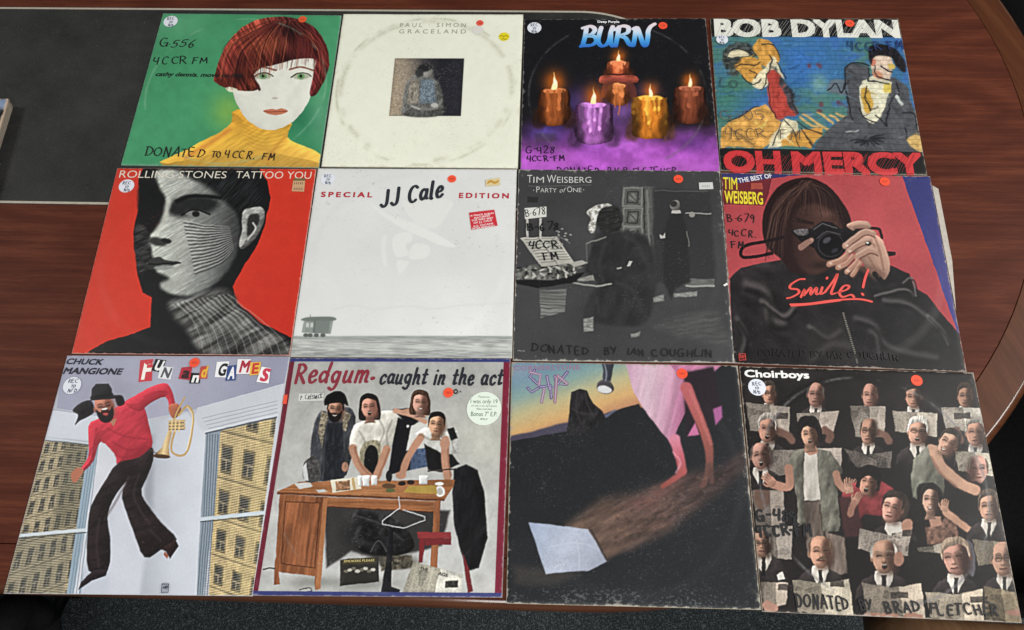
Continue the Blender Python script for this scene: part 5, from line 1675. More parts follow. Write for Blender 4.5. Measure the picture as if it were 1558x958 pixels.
def building(quad, rows, cols, wall, x0, seed, shade=1.0, skew=0.0):
    """masonry front seen through blinds"""
    Hq = np.linalg.inv(homography([(0, 0), (1, 0), (1, 1), (0, 1)], quad))
    w = np.array(wall, float)

    def c(x, y):
        u, v = hmap(Hq, x, y)
        v2 = v + skew * u
        cu, cv = (u * cols) % 1, (v2 * rows) % 1
        win = sstep(.24, .3, cu) * sstep(.70, .64, cu) * sstep(.26, .32, cv) * sstep(.82, .76, cv)
        fr = sstep(.20, .24, cu) * sstep(.76, .72, cu) * sstep(.20, .26, cv) * sstep(.88, .84, cv) * (1 - win)
        band = sstep(.93, .97, cv)
        t = w * (.80 + .4 * fbm(u * cols * 4, v2 * rows * 4, seed, 3))[..., None] * shade
        t = t * (1 - .45 * fr[..., None])
        t = t * (1 - .16 * (sstep(.35, .5, np.abs((u * cols * 9) % 1 - .5)) * sstep(.0, .1, cv) + sstep(.36, .5, np.abs((v2 * rows * 13) % 1 - .5))))[..., None]
        sash = (np.exp(-((cv - .55) / .025) ** 2) + np.exp(-((cu - .47) / .03) ** 2) * (cv > .55))
        dk = (np.array((50, 48, 44.)) + np.array((110, 96, 70.)) * np.clip(sash, 0, 1)[..., None] * .7) * (.7 + .8 * vnoise(u * cols * 3, v2 * rows * 5, seed + 3))[..., None]
        t = t * (1 - win[..., None]) + dk * win[..., None]
        t = t * (1 - .35 * band[..., None])
        return t
    P.poly(quad, c, soft=4)


building([(165, 345), (330, 360), (250, 925), (10, 915)], 6.5, 5.5, (176, 158, 122), 0, 3, 1.0, .14)
P.poly([(240, 350), (330, 358), (290, 660), (190, 690)], (70, 66, 50), soft=40, op=.55)
P.poly([(70, 700), (280, 690), (230, 925), (10, 915)], (92, 92, 84), soft=14, op=.35)
building([(815, 310), (1034, 258), (944, 925), (780, 925)], 4.3, 2.4, (208, 180, 124), 0, 7, 1.0, -.12)
P.poly([(970, 270), (1036, 256), (944, 925), (880, 925)], (206, 186, 120), soft=20, op=.25)
# blinds
bl = np.zeros_like(P.X)
for quad in ([(165, 345), (332, 362), (252, 925), (10, 915)], [(775, 322), (1034, 258), (944, 925), (740, 925)]):
    M0 = P.C.copy()
    P.poly(quad, (255, 0, 0), soft=3)
    k = (np.abs(P.C - M0).sum(-1) > 30)
    P.C = M0
    if quad[0][0] < 300: ph = (P.Y - P.X * .10) / 9.4
    else: ph = (P.Y + P.X * .22) / 9.4
    s1 = .5 + .5 * np.sin(2 * math.pi * ph)
    a = (k * (.42 * s1 ** 2))[..., None]
    P.C = P.C * (1 - a) + np.array((206, 206, 196.)) * a
    a = (k * (.30 * (1 - s1) ** 3))[..., None]
    P.C = P.C * (1 - a) + np.array((60, 58, 50.)) * a
# frames
P.poly([(330, 362), (372, 356), (300, 925), (246, 925)], (150, 168, 182), soft=4)
P.poly([(372, 340), (432, 380), (430, 430), (335, 600), (330, 750), (290, 925), (272, 925)], (206, 208, 216), soft=6)
for k in range(4): P.line([(340 + k * 9, 362), (258 + k * 12, 925)], 3, (112, 134, 150), sm=0, soft=3, op=.8)
P.line([(64, 702), (190, 690), (320, 680)], 12, (204, 212, 218), sm=0, soft=5); P.line([(64, 712), (320, 690)], 4, (90, 94, 92), sm=0)
P.line([(168, 336), (330, 356)], 6, (196, 204, 212), sm=0); P.line([(166, 345), (330, 363)], 4, (92, 98, 100), sm=0)
P.poly([(770, 318), (825, 306), (800, 640), (760, 925), (735, 925), (750, 640)], (140, 152, 164), soft=5)
for k in range(5): P.line([(776 + k * 10, 322), (762 + k * 9, 630), (738 + k * 9, 925)], 2.6, (82, 94, 106), sm=0, soft=3)
P.line([(770, 318), (1034, 256)], 6, (90, 98, 108), sm=0, soft=4); P.line([(764, 312), (1040, 246)], 5, (214, 218, 224), sm=0, soft=4)
P.line([(748, 640), (880, 626), (985, 615)], 14, (196, 206, 214), sm=0, soft=5); P.line([(750, 650), (985, 626)], 4, (84, 90, 90), sm=0)
P.line([(1032, 140), (1042, 240), (950, 915)], 5, (200, 206, 214), sm=0, soft=5, op=.6)
# dancer in a red top and flared black trousers
red9 = (192, 58, 72)
P.poly([(330, 290), (370, 262), (440, 215), (520, 180), (560, 300), (566, 370), (520, 410), (440, 436), (430, 400), (375, 350), (350, 420), (310, 462), (300, 452), (330, 400)], red9, sm=3, soft=5, rnd=(.28, 30), tex=(.15, 12, 50, 50))
P.poly([(470, 205), (540, 155), (610, 128), (640, 150), (655, 215), (636, 225), (618, 180), (560, 205), (520, 235)], red9, sm=3, soft=5, rnd=(.3, 18))
for q in ([(400, 300), (470, 330), (550, 340)], [(420, 350), (480, 380), (556, 370)], [(430, 400), (480, 410), (540, 390)], [(360, 300), (350, 360), (330, 400)], [(540, 180), (590, 160), (625, 165)]):
    P.line(q, 7, (148, 40, 54), soft=10, op=.5)
P.poly([(405, 268), (436, 262), (424, 292)], (176, 120, 98), soft=4)
P.poly([(440, 430), (520, 408), (566, 370), (572, 420), (545, 490), (530, 550), (600, 650), (660, 715), (600, 755), (540, 782), (500, 690), (455, 560), (470, 500), (420, 570), (400, 640), (412, 720), (402, 830), (330, 832), (326, 690), (340, 590), (390, 500)], (42, 33, 34), sm=3, soft=6, rnd=(.3, 18), tex=(.3, 12, 60, 70))
for q in ([(480, 480), (440, 560), (390, 640)], [(520, 470), (500, 560), (560, 660)], [(370, 640), (360, 740), (370, 820)], [(560, 680), (600, 720)]):
    P.line(q, 8, (74, 62, 62), soft=12, op=.5)
P.poly([(350, 830), (402, 826), (396, 850), (340, 870), (290, 904), (300, 876), (325, 850)], (46, 38, 42), sm=0, soft=5, rnd=(.3, 10))
P.poly([(600, 752), (655, 716), (668, 740), (636, 788), (620, 760)], (48, 34, 34), sm=0, soft=5, rnd=(.3, 10)); P.poly([(615, 760), (630, 775), (625, 788), (612, 772)], (150, 84, 60), soft=4)
P.poly([(270, 500), (265, 470), (290, 446), (312, 455), (300, 480), (285, 500)], (178, 112, 88), sm=1, soft=5)
P.poly([(630, 215), (660, 205), (678, 225), (660, 258), (640, 256)], (170, 100, 76), sm=1, soft=5, rnd=(.3, 10))
P.poly([(300, 205), (340, 195), (350, 240), (300, 270), (280, 286), (292, 250), (270, 232)], (30, 26, 28), sm=1, soft=6, tex=(.5, 5, 20, 20)); P.poly([(430, 180), (455, 175), (466, 205), (440, 215)], (30, 26, 28), sm=1, soft=6)
head(P, 388, 220, 70, 92, rot=-12, skin=(182, 120, 96), hair=(30, 26, 28), style='none', mouth='open', beard=(34, 28, 30), lit=-1, dark=.15)
P.ell(392, 236, 15, 17, (70, 22, 24), soft=4, rot=-12); P.ell(390, 226, 12, 4, (226, 216, 204), soft=3, rot=-12); P.ell(394, 246, 10, 5, (170, 80, 76), soft=4)
P.poly([(338, 195), (342, 150), (358, 132), (405, 130), (418, 150), (420, 172), (448, 176), (440, 186), (380, 192)], (36, 34, 38), sm=0, soft=5, rnd=(.4, 12)); P.line([(340, 184), (420, 170)], 8, (20, 18, 20), soft=4)
# brass horn
br = (190, 158, 104)
P.poly([(634, 290), (648, 292), (630, 370), (634, 405), (572, 402), (606, 370)], lin((590, 330), (650, 340), (128, 92, 52), (232, 206, 156), (140, 104, 62)), sm=0, soft=4)
P.ell(603, 404, 33, 8, (84, 60, 38), soft=4, rot=4)
P.line([(640, 300), (660, 240), (690, 184)], 6, br, soft=4)
P.line([(668, 250), (700, 215), (722, 250), (716, 320), (700, 385), (670, 402), (640, 380), (650, 320), (672, 270)], 8, br, soft=4); P.line([(700, 218), (720, 254), (712, 320), (698, 380)], 3, (236, 218, 178), soft=3)
for k in range(3): P.line([(632, 274 + k * 12), (690, 270 + k * 13)], 8, (200, 170, 116), sm=0, soft=4); P.line([(632, 280 + k * 12), (688, 277 + k * 13)], 3, (88, 66, 40), sm=0, soft=3)
for k in range(3): P.line([(644 + k * 14, 264), (640 + k * 14, 312)], 5, (222, 196, 146), sm=0, soft=3)
P.line([(560, 380), (600, 402)], 3, (80, 70, 60))
P.warp(.5, 12, 3)
P.crisp(.6, 3)
P.fade(.06)
P.mottle(.03, 90, 90, 8)
P.scuffs(.2, (220, 220, 224), 63, 150, .8); P.wear(.6, (210, 210, 214), 65, .006)
P.grain(3)
# cut-out letter cards behind the playful title
S = Sleeve([(-.6592, .3253), (-.342, .3310), (-.3425, .0169), (-.6563, .0109)], ZT, P, 'pale record sleeve with a leaping person in red holding a brass horn', edge_rgb=(196, 198, 204), seed=9)
S.type('CHUCK', (243, 56), (380, 59), 20, (24, 26, 40), bold=.035, slant=.25)
S.type('MANGIONE', (233, 93), (452, 96), 22, (24, 26, 40), bold=.035, slant=.25)
T9 = [('F', [(524, 42), (573, 37), (568, 120), (518, 125)], (196, 62, 70), (244, 240, 232)), ('U', [(582, 37), (622, 42), (607, 88), (566, 82)], (30, 30, 34), (240, 240, 238)), ('N', [(602, 64), (650, 70), (638, 116), (590, 110)], (228, 230, 232), (80, 84, 88)),
      ('a', [(680, 70), (720, 66), (712, 118), (668, 112)], (176, 50, 62), (38, 28, 32)), ('n', [(716, 90), (752, 92), (748, 130), (708, 130)], (24, 24, 26), (240, 240, 238)), ('d', [(752, 66), (778, 64), (776, 112), (744, 112)], (186, 72, 60), (228, 178, 60)),
      ('G', [(812, 48), (858, 46), (848, 108), (804, 106)], (238, 238, 240), (24, 26, 30)), ('A', [(852, 64), (888, 60), (882, 118), (844, 120)], (52, 72, 128), (240, 240, 242)), ('M', [(890, 38), (940, 38), (938, 94), (884, 94)], (236, 232, 232), (168, 40, 58)), ('E', [(938, 50), (978, 48), (972, 96), (934, 100)], (226, 184, 82), (196, 56, 44)), ('S', [(980, 66), (1014, 72), (1006, 130), (960, 124)], (240, 238, 240), (196, 56, 76))]
for ch, q, bgc, fg in T9:
    c = S.patch(q, bgc, 'letter_card', n=3)
    q = np.array(q, float)
    bl_, br_ = q[3] * .76 + q[1] * .24, q[2] * .76 + q[0] * .24
    bl_ = q[3] + (q[2] - q[3]) * .18 + (q[0] - q[3]) * .13; br_ = q[3] + (q[2] - q[3]) * .84 + (q[1] - q[2]) * .13
    S.type(ch, tuple(bl_), tuple(br_), np.hypot(*(q[0] - q[3])) * (.74 if ch.isupper() else .88), fg, bold=.035, slant=.08, name='title_letter', parent=c)
d = S.disc(271, 139, 33, WHITE_ST)
S.write('REC', (256, 129), (290, 129), 13, 3, (62, 66, 92), 'sticker_writing', parent=d, seed=61); S.write('TO', (266, 146), (282, 146), 9, 3, (62, 66, 92), 'sticker_writing', parent=d, seed=62); S.write('N/D', (254, 164), (286, 164), 12, 3, (62, 66, 92), 'sticker_writing', parent=d, seed=63)
price_dot(S, 729, 52, 19)
S.strokes([[(608, 882), (632, 882), (630, 914), (604, 914), (608, 882)]], 3, (60, 66, 86), 'printed_mark', sm=False)
S.type('A&M', (609, 900), (629, 900), 12, (44, 48, 66), bold=.03, name='printed_mark')
S.type('RECORDS', (609, 909), (628, 909), 4, (60, 66, 86), name='printed_mark')

# ================================================================== 10: four people leaning on a wooden desk
P = Print([(145, 32), (950, 35), (920, 908), (5, 900)], lin((500, 60), (500, 900), (170, 170, 166), (176, 176, 172), (190, 190, 188), (184, 184, 182)))
P.glow(860, 330, 140, 160, (196, 196, 178), .5); P.glow(300, 330, 200, 200, (160, 160, 156), .3)
P.poly([(40, 860), (140, 820), (800, 810), (930, 860), (930, 910), (10, 905)], (188, 188, 184), soft=40)
P.glow(230, 850, 120, 26, (120, 120, 114), .7); P.glow(420, 860, 160, 30, (110, 110, 106), .6)
# people behind the desk
dk = (52, 54, 60)
P.poly([(230, 290), (260, 225), (300, 235), (350, 210), (384, 240), (380, 330), (364, 420), (340, 470), (250, 480), (220, 420)], (66, 68, 74), sm=3, soft=5, rnd=(.35, 16), tex=(.4, 12, 30, 10))
P.poly([(262, 225), (286, 235), (262, 360), (248, 300)], (128, 118, 100), soft=6, tex=(.6, 6, 6, 0)); P.poly([(340, 220), (370, 240), (350, 300), (335, 290)], (128, 118, 100), soft=6, tex=(.6, 6, 6, 0))
P.poly([(282, 270), (340, 270), (344, 470), (268, 480)], (40, 42, 48), soft=8, tex=(.4, 10, 30, 5))
P.ell(348, 430, 12, 18, (172, 124, 100), soft=5)
head(P, 312, 220, 56, 74, rot=3, skin=(178, 126, 102), hair=(26, 24, 26), style='short', beard=(30, 26, 26), smile=True, dark=.38)
P.poly([(272, 205), (278, 172), (312, 154), (344, 162), (360, 206), (338, 196), (300, 198)], (22, 21, 23), sm=1, soft=5)
P.poly([(380, 280), (420, 260), (470, 230), (520, 226), (546, 260), (540, 320), (510, 366), (480, 460), (440, 460), (410, 440), (364, 350)], (212, 208, 196), sm=3, soft=5, rnd=(.25, 18), tex=(.2, 20, 30, 30))
P.poly([(400, 390), (420, 340), (470, 335), (480, 380), (462, 460), (410, 470)], (150, 142, 116), sm=1, soft=7, tex=(.3, 8, 12, 0)); P.poly([(418, 390), (436, 352), (462, 360), (470, 400), (460, 462), (420, 466)], (30, 30, 32), sm=1, soft=6)
for q in ([(375, 360), (395, 420), (440, 470)], [(500, 365), (480, 420), (460, 470)]): P.line(q, 28, (186, 136, 108), soft=7); P.line([(x + 9, y) for x, y in q], 8, (140, 92, 72), soft=7, op=.6)
head(P, 436, 212, 58, 78, rot=-4, skin=(190, 136, 110), hair=(32, 26, 26), style='long', smile=True, mouth='open', neck=True, dark=.38)
P.poly([(520, 220), (590, 215), (640, 240), (600, 280), (560, 260)], (28, 28, 32), soft=6); P.poly([(540, 250), (600, 270), (590, 440), (505, 460), (520, 350)], (30, 30, 34), soft=6)
P.ell(577, 282, 5, 5, (220, 220, 216), soft=4)
P.poly([(590, 280), (640, 260), (660, 280), (640, 360), (570, 370)], (200, 200, 194), soft=6)
P.line([(530, 225), (590, 240), (640, 265)], 18, (194, 146, 120), soft=6); P.line([(560, 228), (600, 222), (640, 240)], 14, (186, 138, 112), soft=6)
P.poly([(590, 365), (640, 360), (650, 430), (585, 440)], (76, 92, 122), soft=6, tex=(.3, 10, 10, 0))
head(P, 622, 196, 56, 74, rot=4, skin=(200, 150, 124), hair=(70, 50, 38), style='long', smile=True, neck=True, dark=.38)
P.poly([(600, 310), (640, 285), (700, 300), (756, 300), (764, 380), (700, 390), (640, 350)], (206, 206, 200), sm=0, soft=5, rnd=(.25, 14), tex=(.15, 14, 14, 0))
P.poly([(636, 345), (700, 380), (740, 385), (766, 420), (700, 450), (650, 440)], (32, 32, 34), soft=6)
P.line([(625, 320), (580, 390), (555, 460)], 26, (182, 132, 106), soft=7); P.line([(715, 330), (712, 400), (722, 470)], 28, (184, 134, 108), soft=7); P.line([(726, 340), (724, 400), (734, 460)], 8, (132, 88, 68), soft=7, op=.6)
P.ell(552, 460, 20, 14, (182, 132, 106), soft=6); P.ell(712, 345, 18, 24, (190, 140, 114), soft=6)
for q in ([(400, 300), (420, 340), (410, 390)], [(470, 250), (490, 300), (470, 350)], [(520, 260), (500, 310), (505, 350)], [(250, 300), (262, 360), (250, 430)], [(366, 300), (356, 370), (350, 430)], [(620, 310), (660, 330), (700, 320)], [(745, 320), (740, 350), (750, 375)]): P.line(q, 5, (90, 86, 80), soft=9, op=.45)
head(P, 682, 276, 58, 80, rot=8, skin=(190, 138, 112), hair=(30, 26, 26), style='short', yaw=-.2, neck=True, dark=.38)
P.poly([(720, 290), (745, 285), (760, 325), (735, 335)], (28, 28, 30), soft=5, tex=(.6, 6, 6, 0)); P.line([(680, 370), (690, 430)], 4, (24, 24, 26))
P.line([(650, 445), (750, 437)], 5, (70, 60, 56), sm=0)
P.poly([(745, 440), (790, 420), (830, 440), (856, 520), (868, 690), (836, 800), (790, 812), (745, 640), (740, 520)], (28, 28, 31), sm=0, soft=7, rnd=(.5, 20), tex=(.45, 20, 60, 10))
# desk
wd = (150, 92, 56)
P.poly([(270, 575), (730, 590), (700, 720), (480, 770), (370, 740), (280, 800)], (36, 34, 34), soft=14, op=.85)
P.glow(420, 680, 90, 60, (30, 30, 32), .8)
P.poly([(385, 590), (470, 600), (560, 640), (600, 720), (540, 755), (420, 745), (370, 700)], (40, 39, 40), sm=1, soft=8, rnd=(.9, 14), tex=(.6, 20, 20, 20))
P.line([(440, 740), (470, 700), (500, 740)], 4, (96, 94, 92), soft=4, op=.7); P.line([(390, 610), (480, 640), (560, 700)], 5, (76, 74, 74), soft=8, op=.7)
P.poly([(470, 760), (590, 752), (600, 800), (480, 812)], (88, 82, 70), soft=10, tex=(.9, 9, 9, 0))
P.poly([(98, 520), (180, 484), (748, 476), (745, 500), (710, 550), (400, 540), (100, 527)], lin((100, 500), (740, 510), (160, 100, 60), (172, 114, 72), (150, 94, 58)), soft=4, tex=(.2, 160, 6, 2))
P.poly([(98, 522), (712, 548), (708, 556), (98, 530)], (104, 60, 38), soft=3)
P.poly([(108, 530), (282, 540), (250, 878), (238, 880), (236, 830), (104, 815), (110, 860), (86, 862)], lin((100, 600), (280, 600), (138, 82, 50), (150, 92, 58), (120, 70, 44)), soft=4, tex=(.3, 8, 120, 8))
P.poly([(130, 556), (256, 562), (236, 800), (112, 784)], (144, 86, 54), soft=4, tex=(.35, 10, 140, 8)); P.line([(130, 556), (256, 562), (236, 800), (112, 784), (130, 556)], 4, (96, 56, 36), sm=0)
P.poly([(280, 540), (674, 556), (672, 594), (278, 574)], (150, 94, 58), soft=4, tex=(.25, 120, 6, 2)); P.line([(280, 576), (672, 596)], 5, (80, 46, 30), sm=0)
P.poly([(674, 556), (698, 552), (684, 800), (658, 804)], (150, 92, 58), soft=4, tex=(.25, 6, 100, 4))
P.poly([(268, 545), (284, 545), (258, 876), (238, 878)], (168, 108, 68), soft=4)
P.poly([(610, 668), (735, 670), (735, 690), (614, 692)], (150, 54, 56), soft=4); P.poly([(620, 690), (640, 690), (632, 780), (616, 782)], (128, 42, 46), soft=4); P.poly([(640, 692), (735, 690), (735, 715), (640, 718)], (120, 42, 46), soft=5); P.poly([(775, 740), (800, 800), (815, 885), (796, 892)], (118, 42, 46), soft=5)
# clutter on and under the desk
P.poly([(196, 420), (214, 398), (240, 392), (256, 430), (254, 480), (200, 480)], (74, 72, 72), sm=1, soft=5, tex=(.4, 8, 8, 0)); P.poly([(192, 430), (206, 412), (214, 480), (198, 480)], (196, 198, 198), soft=4)
P.poly([(160, 490), (220, 486), (230, 500), (180, 512)], (200, 200, 196), soft=4); P.poly([(240, 514), (270, 510), (284, 520), (250, 524)], (190, 190, 186), soft=4)
P.poly([(294, 478), (400, 466), (406, 510), (302, 524)], (214, 206, 184), soft=3); P.poly([(312, 484), (366, 478), (366, 514), (316, 518)], (150, 110, 80), soft=4, tex=(.7, 10, 8, 0)); P.line([(376, 474), (382, 510)], 10, (190, 160, 110), sm=0)
for x, w, h2 in ((424, 14, 36), (454, 12, 32), (402, 8, 36), (634, 17, 30)): P.poly([(x - w, 464), (x + w, 464), (x + w * .8, 464 + h2), (x - w * .8, 464 + h2)], (216, 218, 216), soft=4, rnd=(.3, 6)); P.ell(x, 464, w, 4, (236, 236, 234), soft=3)
P.ell(692, 492, 16, 7, (226, 226, 222), soft=4); P.ell(694, 520, 18, 20, (220, 220, 216), soft=4); P.ell(694, 520, 11, 12, (176, 174, 168), soft=4)
P.poly([(580, 500), (680, 498), (684, 530), (560, 524)], (168, 138, 62), soft=4); P.ell(556, 490, 14, 9, (50, 40, 38), soft=4); P.ell(588, 486, 14, 9, (54, 42, 38), soft=4); P.ell(508, 500, 26, 10, (96, 70, 48), soft=5); P.ell(514, 516, 18, 8, (92, 96, 60), soft=5); P.ell(508, 465, 12, 20, (40, 38, 40), soft=5)
for q in ([(545, 540), (548, 580), (484, 628), (484, 640), (560, 654), (640, 625), (640, 612), (560, 588)],): P.line(q, 3.4, (190, 192, 194), sm=0)
P.poly([(508, 650), (524, 650), (516, 870), (550, 880), (545, 892), (480, 890), (484, 860), (498, 780)], (30, 30, 34), soft=4, rnd=(.4, 6))
P.poly([(330, 770), (470, 760), (472, 852), (328, 866)], (52, 50, 46), soft=4, rnd=(.4, 8)); P.poly([(340, 768), (462, 762), (464, 784), (336, 788)], (70, 64, 44), soft=4)
for k in range(8): P.ell(352 + k * 14, 812 - (k % 3) * 5, 9, 6, (180, 178, 166) if k % 2 else (110, 104, 92), soft=4)
P.glow(470, 770, 60, 24, (60, 58, 54), .7); P.glow(585, 780, 40, 24, (76, 70, 60), .7)
P.line([(48, 806), (70, 800), (90, 803)], 5, (60, 58, 54)); P.line([(180, 880), (215, 872), (225, 884), (190, 888)], 3, (50, 48, 46))
newsprint(P, [(598, 778), (778, 824), (770, 895), (555, 895)], (196, 190, 170), seed=3)
P.poly([(714, 848), (760, 846), (758, 872), (712, 874)], (60, 58, 54), soft=4, tex=(.6, 8, 8, 0))
P.warp(.8, 10, 6)
P.crisp(.6, 3)
P.fade(.16)
P.mottle(.10, 60, 60, 17)
# border
mr = np.array((120, 42, 60.)); bl = np.array((58, 64, 116.))
P.C[P.U < .024] = mr * .9; P.C[P.U > .972] = mr
P.C[(P.V < .016)] = bl; P.C[(P.V > .984)] = bl
P.mottle(.05, 10, 10, 4)
P.ringwear(.3, (150, 150, 146), .478, .005, 14)
P.scuffs(.25, (206, 204, 198), 73, 150, .79); P.wear(.8, (176, 170, 172), 75, .008)
P.grain(2.5)
S = Sleeve([(-.3419, .3288), (-.0324, .3350), (-.0331, .0242), (-.3439, .0175)], ZT, P, 'grey record sleeve with maroon side borders and four people leaning on a wooden desk', edge_rgb=(150, 140, 140), seed=10)
S.write('Redgum', (163, 122), (428, 122), 66, 12, (132, 40, 54), 'title_lettering', nib=.3, slant=.12, seed=71, wob=.03)
S.strokes([[(446, 108), (452, 106)]], 13, (132, 40, 54), 'title_dot')
S.write('caught in the act', (474, 126), (918, 130), 54, 10, (32, 33, 42), 'title_lettering', nib=.3, slant=.12, seed=72, wob=.03)
p = S.patch([(178, 162), (270, 160), (268, 188), (176, 190)], (208, 210, 204), 'name_label')
S.write('P. CRESWICK', (184, 184), (264, 180), 15, 2.6, (70, 72, 76), parent=p, seed=73)
d = S.disc(855, 217, 61, (222, 232, 220), 'round_sticker')
for t, y, w, c in (('Features', 178, 40, 8), ('I was only 19', 198, 98, 15), ('(A walk in the light green)', 210, 92, 6), ('Also includes', 222, 56, 7), ('Bonus 7" E.P.', 245, 96, 16), ('RRLP', 259, 26, 6)):
    S.type(t, (855 - w / 2, y), (855 + w / 2, y + 1), c, (52, 96, 60), name='sticker_lettering', parent=d)
price_dot(S, 725, 160, 18)
S.strokes([arc(752, 156, 7, 7, 0, 360, 8), [(768, 156), (770, 156)]], 4, INK, 'handwriting')
S.type('SMOKERS PLEASE', (344, 780), (456, 776), 8, (196, 180, 120), bold=.02, name='printed_sign')
S.type('THE', (622, 808), (650, 813), 10, (44, 42, 40), bold=.02, name='printed_headline'); S.type('AGE', (688, 826), (724, 834), 11, (44, 42, 40), bold=.02, name='printed_headline')
S.patch([(124, 166), (138, 166), (134, 200), (118, 200)], (232, 84, 58), 'edge_sticker', n=2)

# ================================================================== 11: dark land under a sunset, pink cloth, pale panel
P = Print([(45, 25), (890, 35), (980, 952), (25, 928)], (30, 31, 34))
P.poly([(30, 15), (500, 20), (560, 190), (420, 210), (200, 280), (20, 320)], lin((250, 30), (330, 260), (104, 146, 166), (134, 166, 160), (196, 184, 132), (222, 172, 104), (190, 122, 90)), soft=6)
P.glow(70, 60, 90, 60, (150, 160, 186), .5)
P.poly([(20, 305), (100, 290), (250, 250), (300, 245), (300, 290), (20, 330)], (70, 64, 84), soft=10)
P.poly([(370, 230), (430, 205), (460, 205), (440, 250), (360, 260)], (92, 96, 122), soft=12)
P.poly([(20, 325), (250, 285), (262, 180), (268, 138), (300, 126), (326, 134), (350, 180), (384, 210), (394, 235), (450, 200), (520, 180), (600, 300), (640, 380), (660, 440), (600, 560), (20, 700)], (28, 29, 31), soft=5, sm=0)
P.poly([(268, 150), (300, 130), (320, 140), (345, 190), (380, 240), (300, 260)], (44, 42, 46), soft=20, op=.6, tex=(.6, 10, 20, 10))
P.poly([(250, 640), (380, 540), (500, 520), (640, 470), (720, 440), (830, 420), (920, 350), (930, 420), (760, 560), (640, 650), (460, 740), (400, 770), (330, 700)], lin((300, 700), (820, 440), (104, 80, 66), (90, 66, 58), (64, 48, 46)), soft=60, tex=(.4, 70, 16, -28, 5))
P.mottle(.16, 10, 8, 11, where=np.exp(-((P.X - 560) / 260) ** 2 - ((P.Y - 590) / 130) ** 2))
P.poly([(470, 560), (640, 470), (700, 450), (640, 520), (540, 580)], (126, 78, 72), soft=50, op=.5)
P.poly([(20, 800), (200, 830), (330, 812), (440, 750), (640, 690), (960, 560), (985, 955), (20, 930)], (27, 29, 32), soft=16)
P.poly([(50, 790), (160, 800), (300, 820), (220, 860), (60, 860)], (70, 62, 56), soft=40, op=.6)
# pale panel lying in the sand
P.poly([(108, 626), (330, 652), (402, 772), (330, 808), (172, 820)], lin((120, 640), (390, 780), (164, 178, 206), (186, 194, 214), (160, 166, 186)), soft=5, tex=(.06, 40, 40, 0))
P.line([(180, 720), (290, 700), (390, 740)], 3, (206, 212, 226), soft=4, op=.6); P.line([(290, 690), (300, 800)], 3, (208, 214, 228), soft=4, op=.6); P.line([(200, 800), (240, 780), (228, 806)], 3, (214, 220, 232), soft=4, op=.6)
P.line([(340, 652), (404, 772)], 7, (60, 50, 46), soft=8)
# hanging cloth in pinks
P.poly([(468, 18), (640, 20), (700, 60), (695, 210), (640, 330), (560, 230), (500, 140)], lin((480, 100), (700, 140), (206, 160, 186), (226, 190, 206), (214, 160, 186), (180, 100, 140)), sm=0, soft=6, tex=(.12, 14, 120, 14))
P.poly([(630, 20), (850, 22), (800, 60), (700, 80), (660, 60)], (206, 120, 164), soft=8, tex=(.3, 12, 40, 70))
P.poly([(690, 60), (800, 40), (830, 200), (745, 290), (700, 300), (690, 180)], (36, 26, 34), soft=14)
P.poly([(800, 200), (832, 188), (836, 230), (808, 260)], (176, 90, 150), soft=10); P.poly([(704, 302), (730, 250), (746, 296)], (212, 110, 160), soft=7)
P.line([(698, 120), (730, 200), (764, 280), (782, 350), (784, 420)], 46, lin((690, 130), (786, 420), (196, 92, 96), (176, 86, 78), (128, 72, 62)), soft=10, taper=.42)
P.line([(712, 130), (752, 230), (790, 330)], 9, (222, 120, 120), soft=14, op=.5)
P.line([(784, 415), (776, 452), (758, 488)], 28, (104, 66, 58), soft=12, taper=.2); P.line([(790, 430), (796, 470)], 20, (92, 60, 54), soft=12)
P.line([(654, 316), (672, 372), (684, 436)], 42, lin((654, 310), (690, 440), (226, 132, 158), (206, 96, 110), (176, 82, 80)), soft=9, taper=.35)
P.line([(686, 432), (656, 460), (610, 492)], 26, lin((690, 430), (610, 490), (186, 84, 84), (150, 72, 62)), soft=9, taper=.4)
P.line([(650, 360), (676, 400), (660, 440)], 6, (240, 160, 180), soft=8, op=.7)
# hanging lamp
P.poly([(376, 20), (430, 20), (420, 60), (416, 95), (384, 95), (388, 60)], (52, 54, 66), soft=6, rnd=(.4, 8)); P.ell(394, 118, 34, 27, (60, 56, 62), soft=6, rot=8, rnd=(.6, 8)); P.ell(391, 128, 28, 15, (222, 222, 224), soft=5, rot=8)
P.line([(390, 30), (400, 70), (396, 95)], 5, (130, 136, 150), soft=5)
P.poly([(262, 182), (266, 138), (300, 126), (326, 132), (348, 178), (384, 212), (396, 236), (330, 300), (250, 300)], (33, 31, 33), sm=0, soft=5, tex=(.6, 12, 30, 12, 5))
for q in ([(290, 135), (284, 190), (300, 250)], [(320, 140), (330, 190), (350, 230)], [(270, 200), (300, 215), (360, 220)]): P.line(q, 7, (60, 54, 56), soft=10, op=.6)
for k in range(70):
    t = random.Random(k).random(); x = 440 + 380 * t + random.Random(k + 99).uniform(-60, 40); y = 650 - 220 * t + random.Random(k + 7).uniform(-50, 80)
    P.ell(x, y, random.Random(k + 3).uniform(4, 12), random.Random(k + 5).uniform(3, 7), random.Random(k + 11).choice([(40, 30, 28), (120, 90, 72), (66, 50, 44), (146, 108, 86)]), soft=7, op=.3, rot=-25)
P.warp(1.2, 20, 4)
P.crisp(.3)
P.fade(.12, (74, 76, 80), .12)
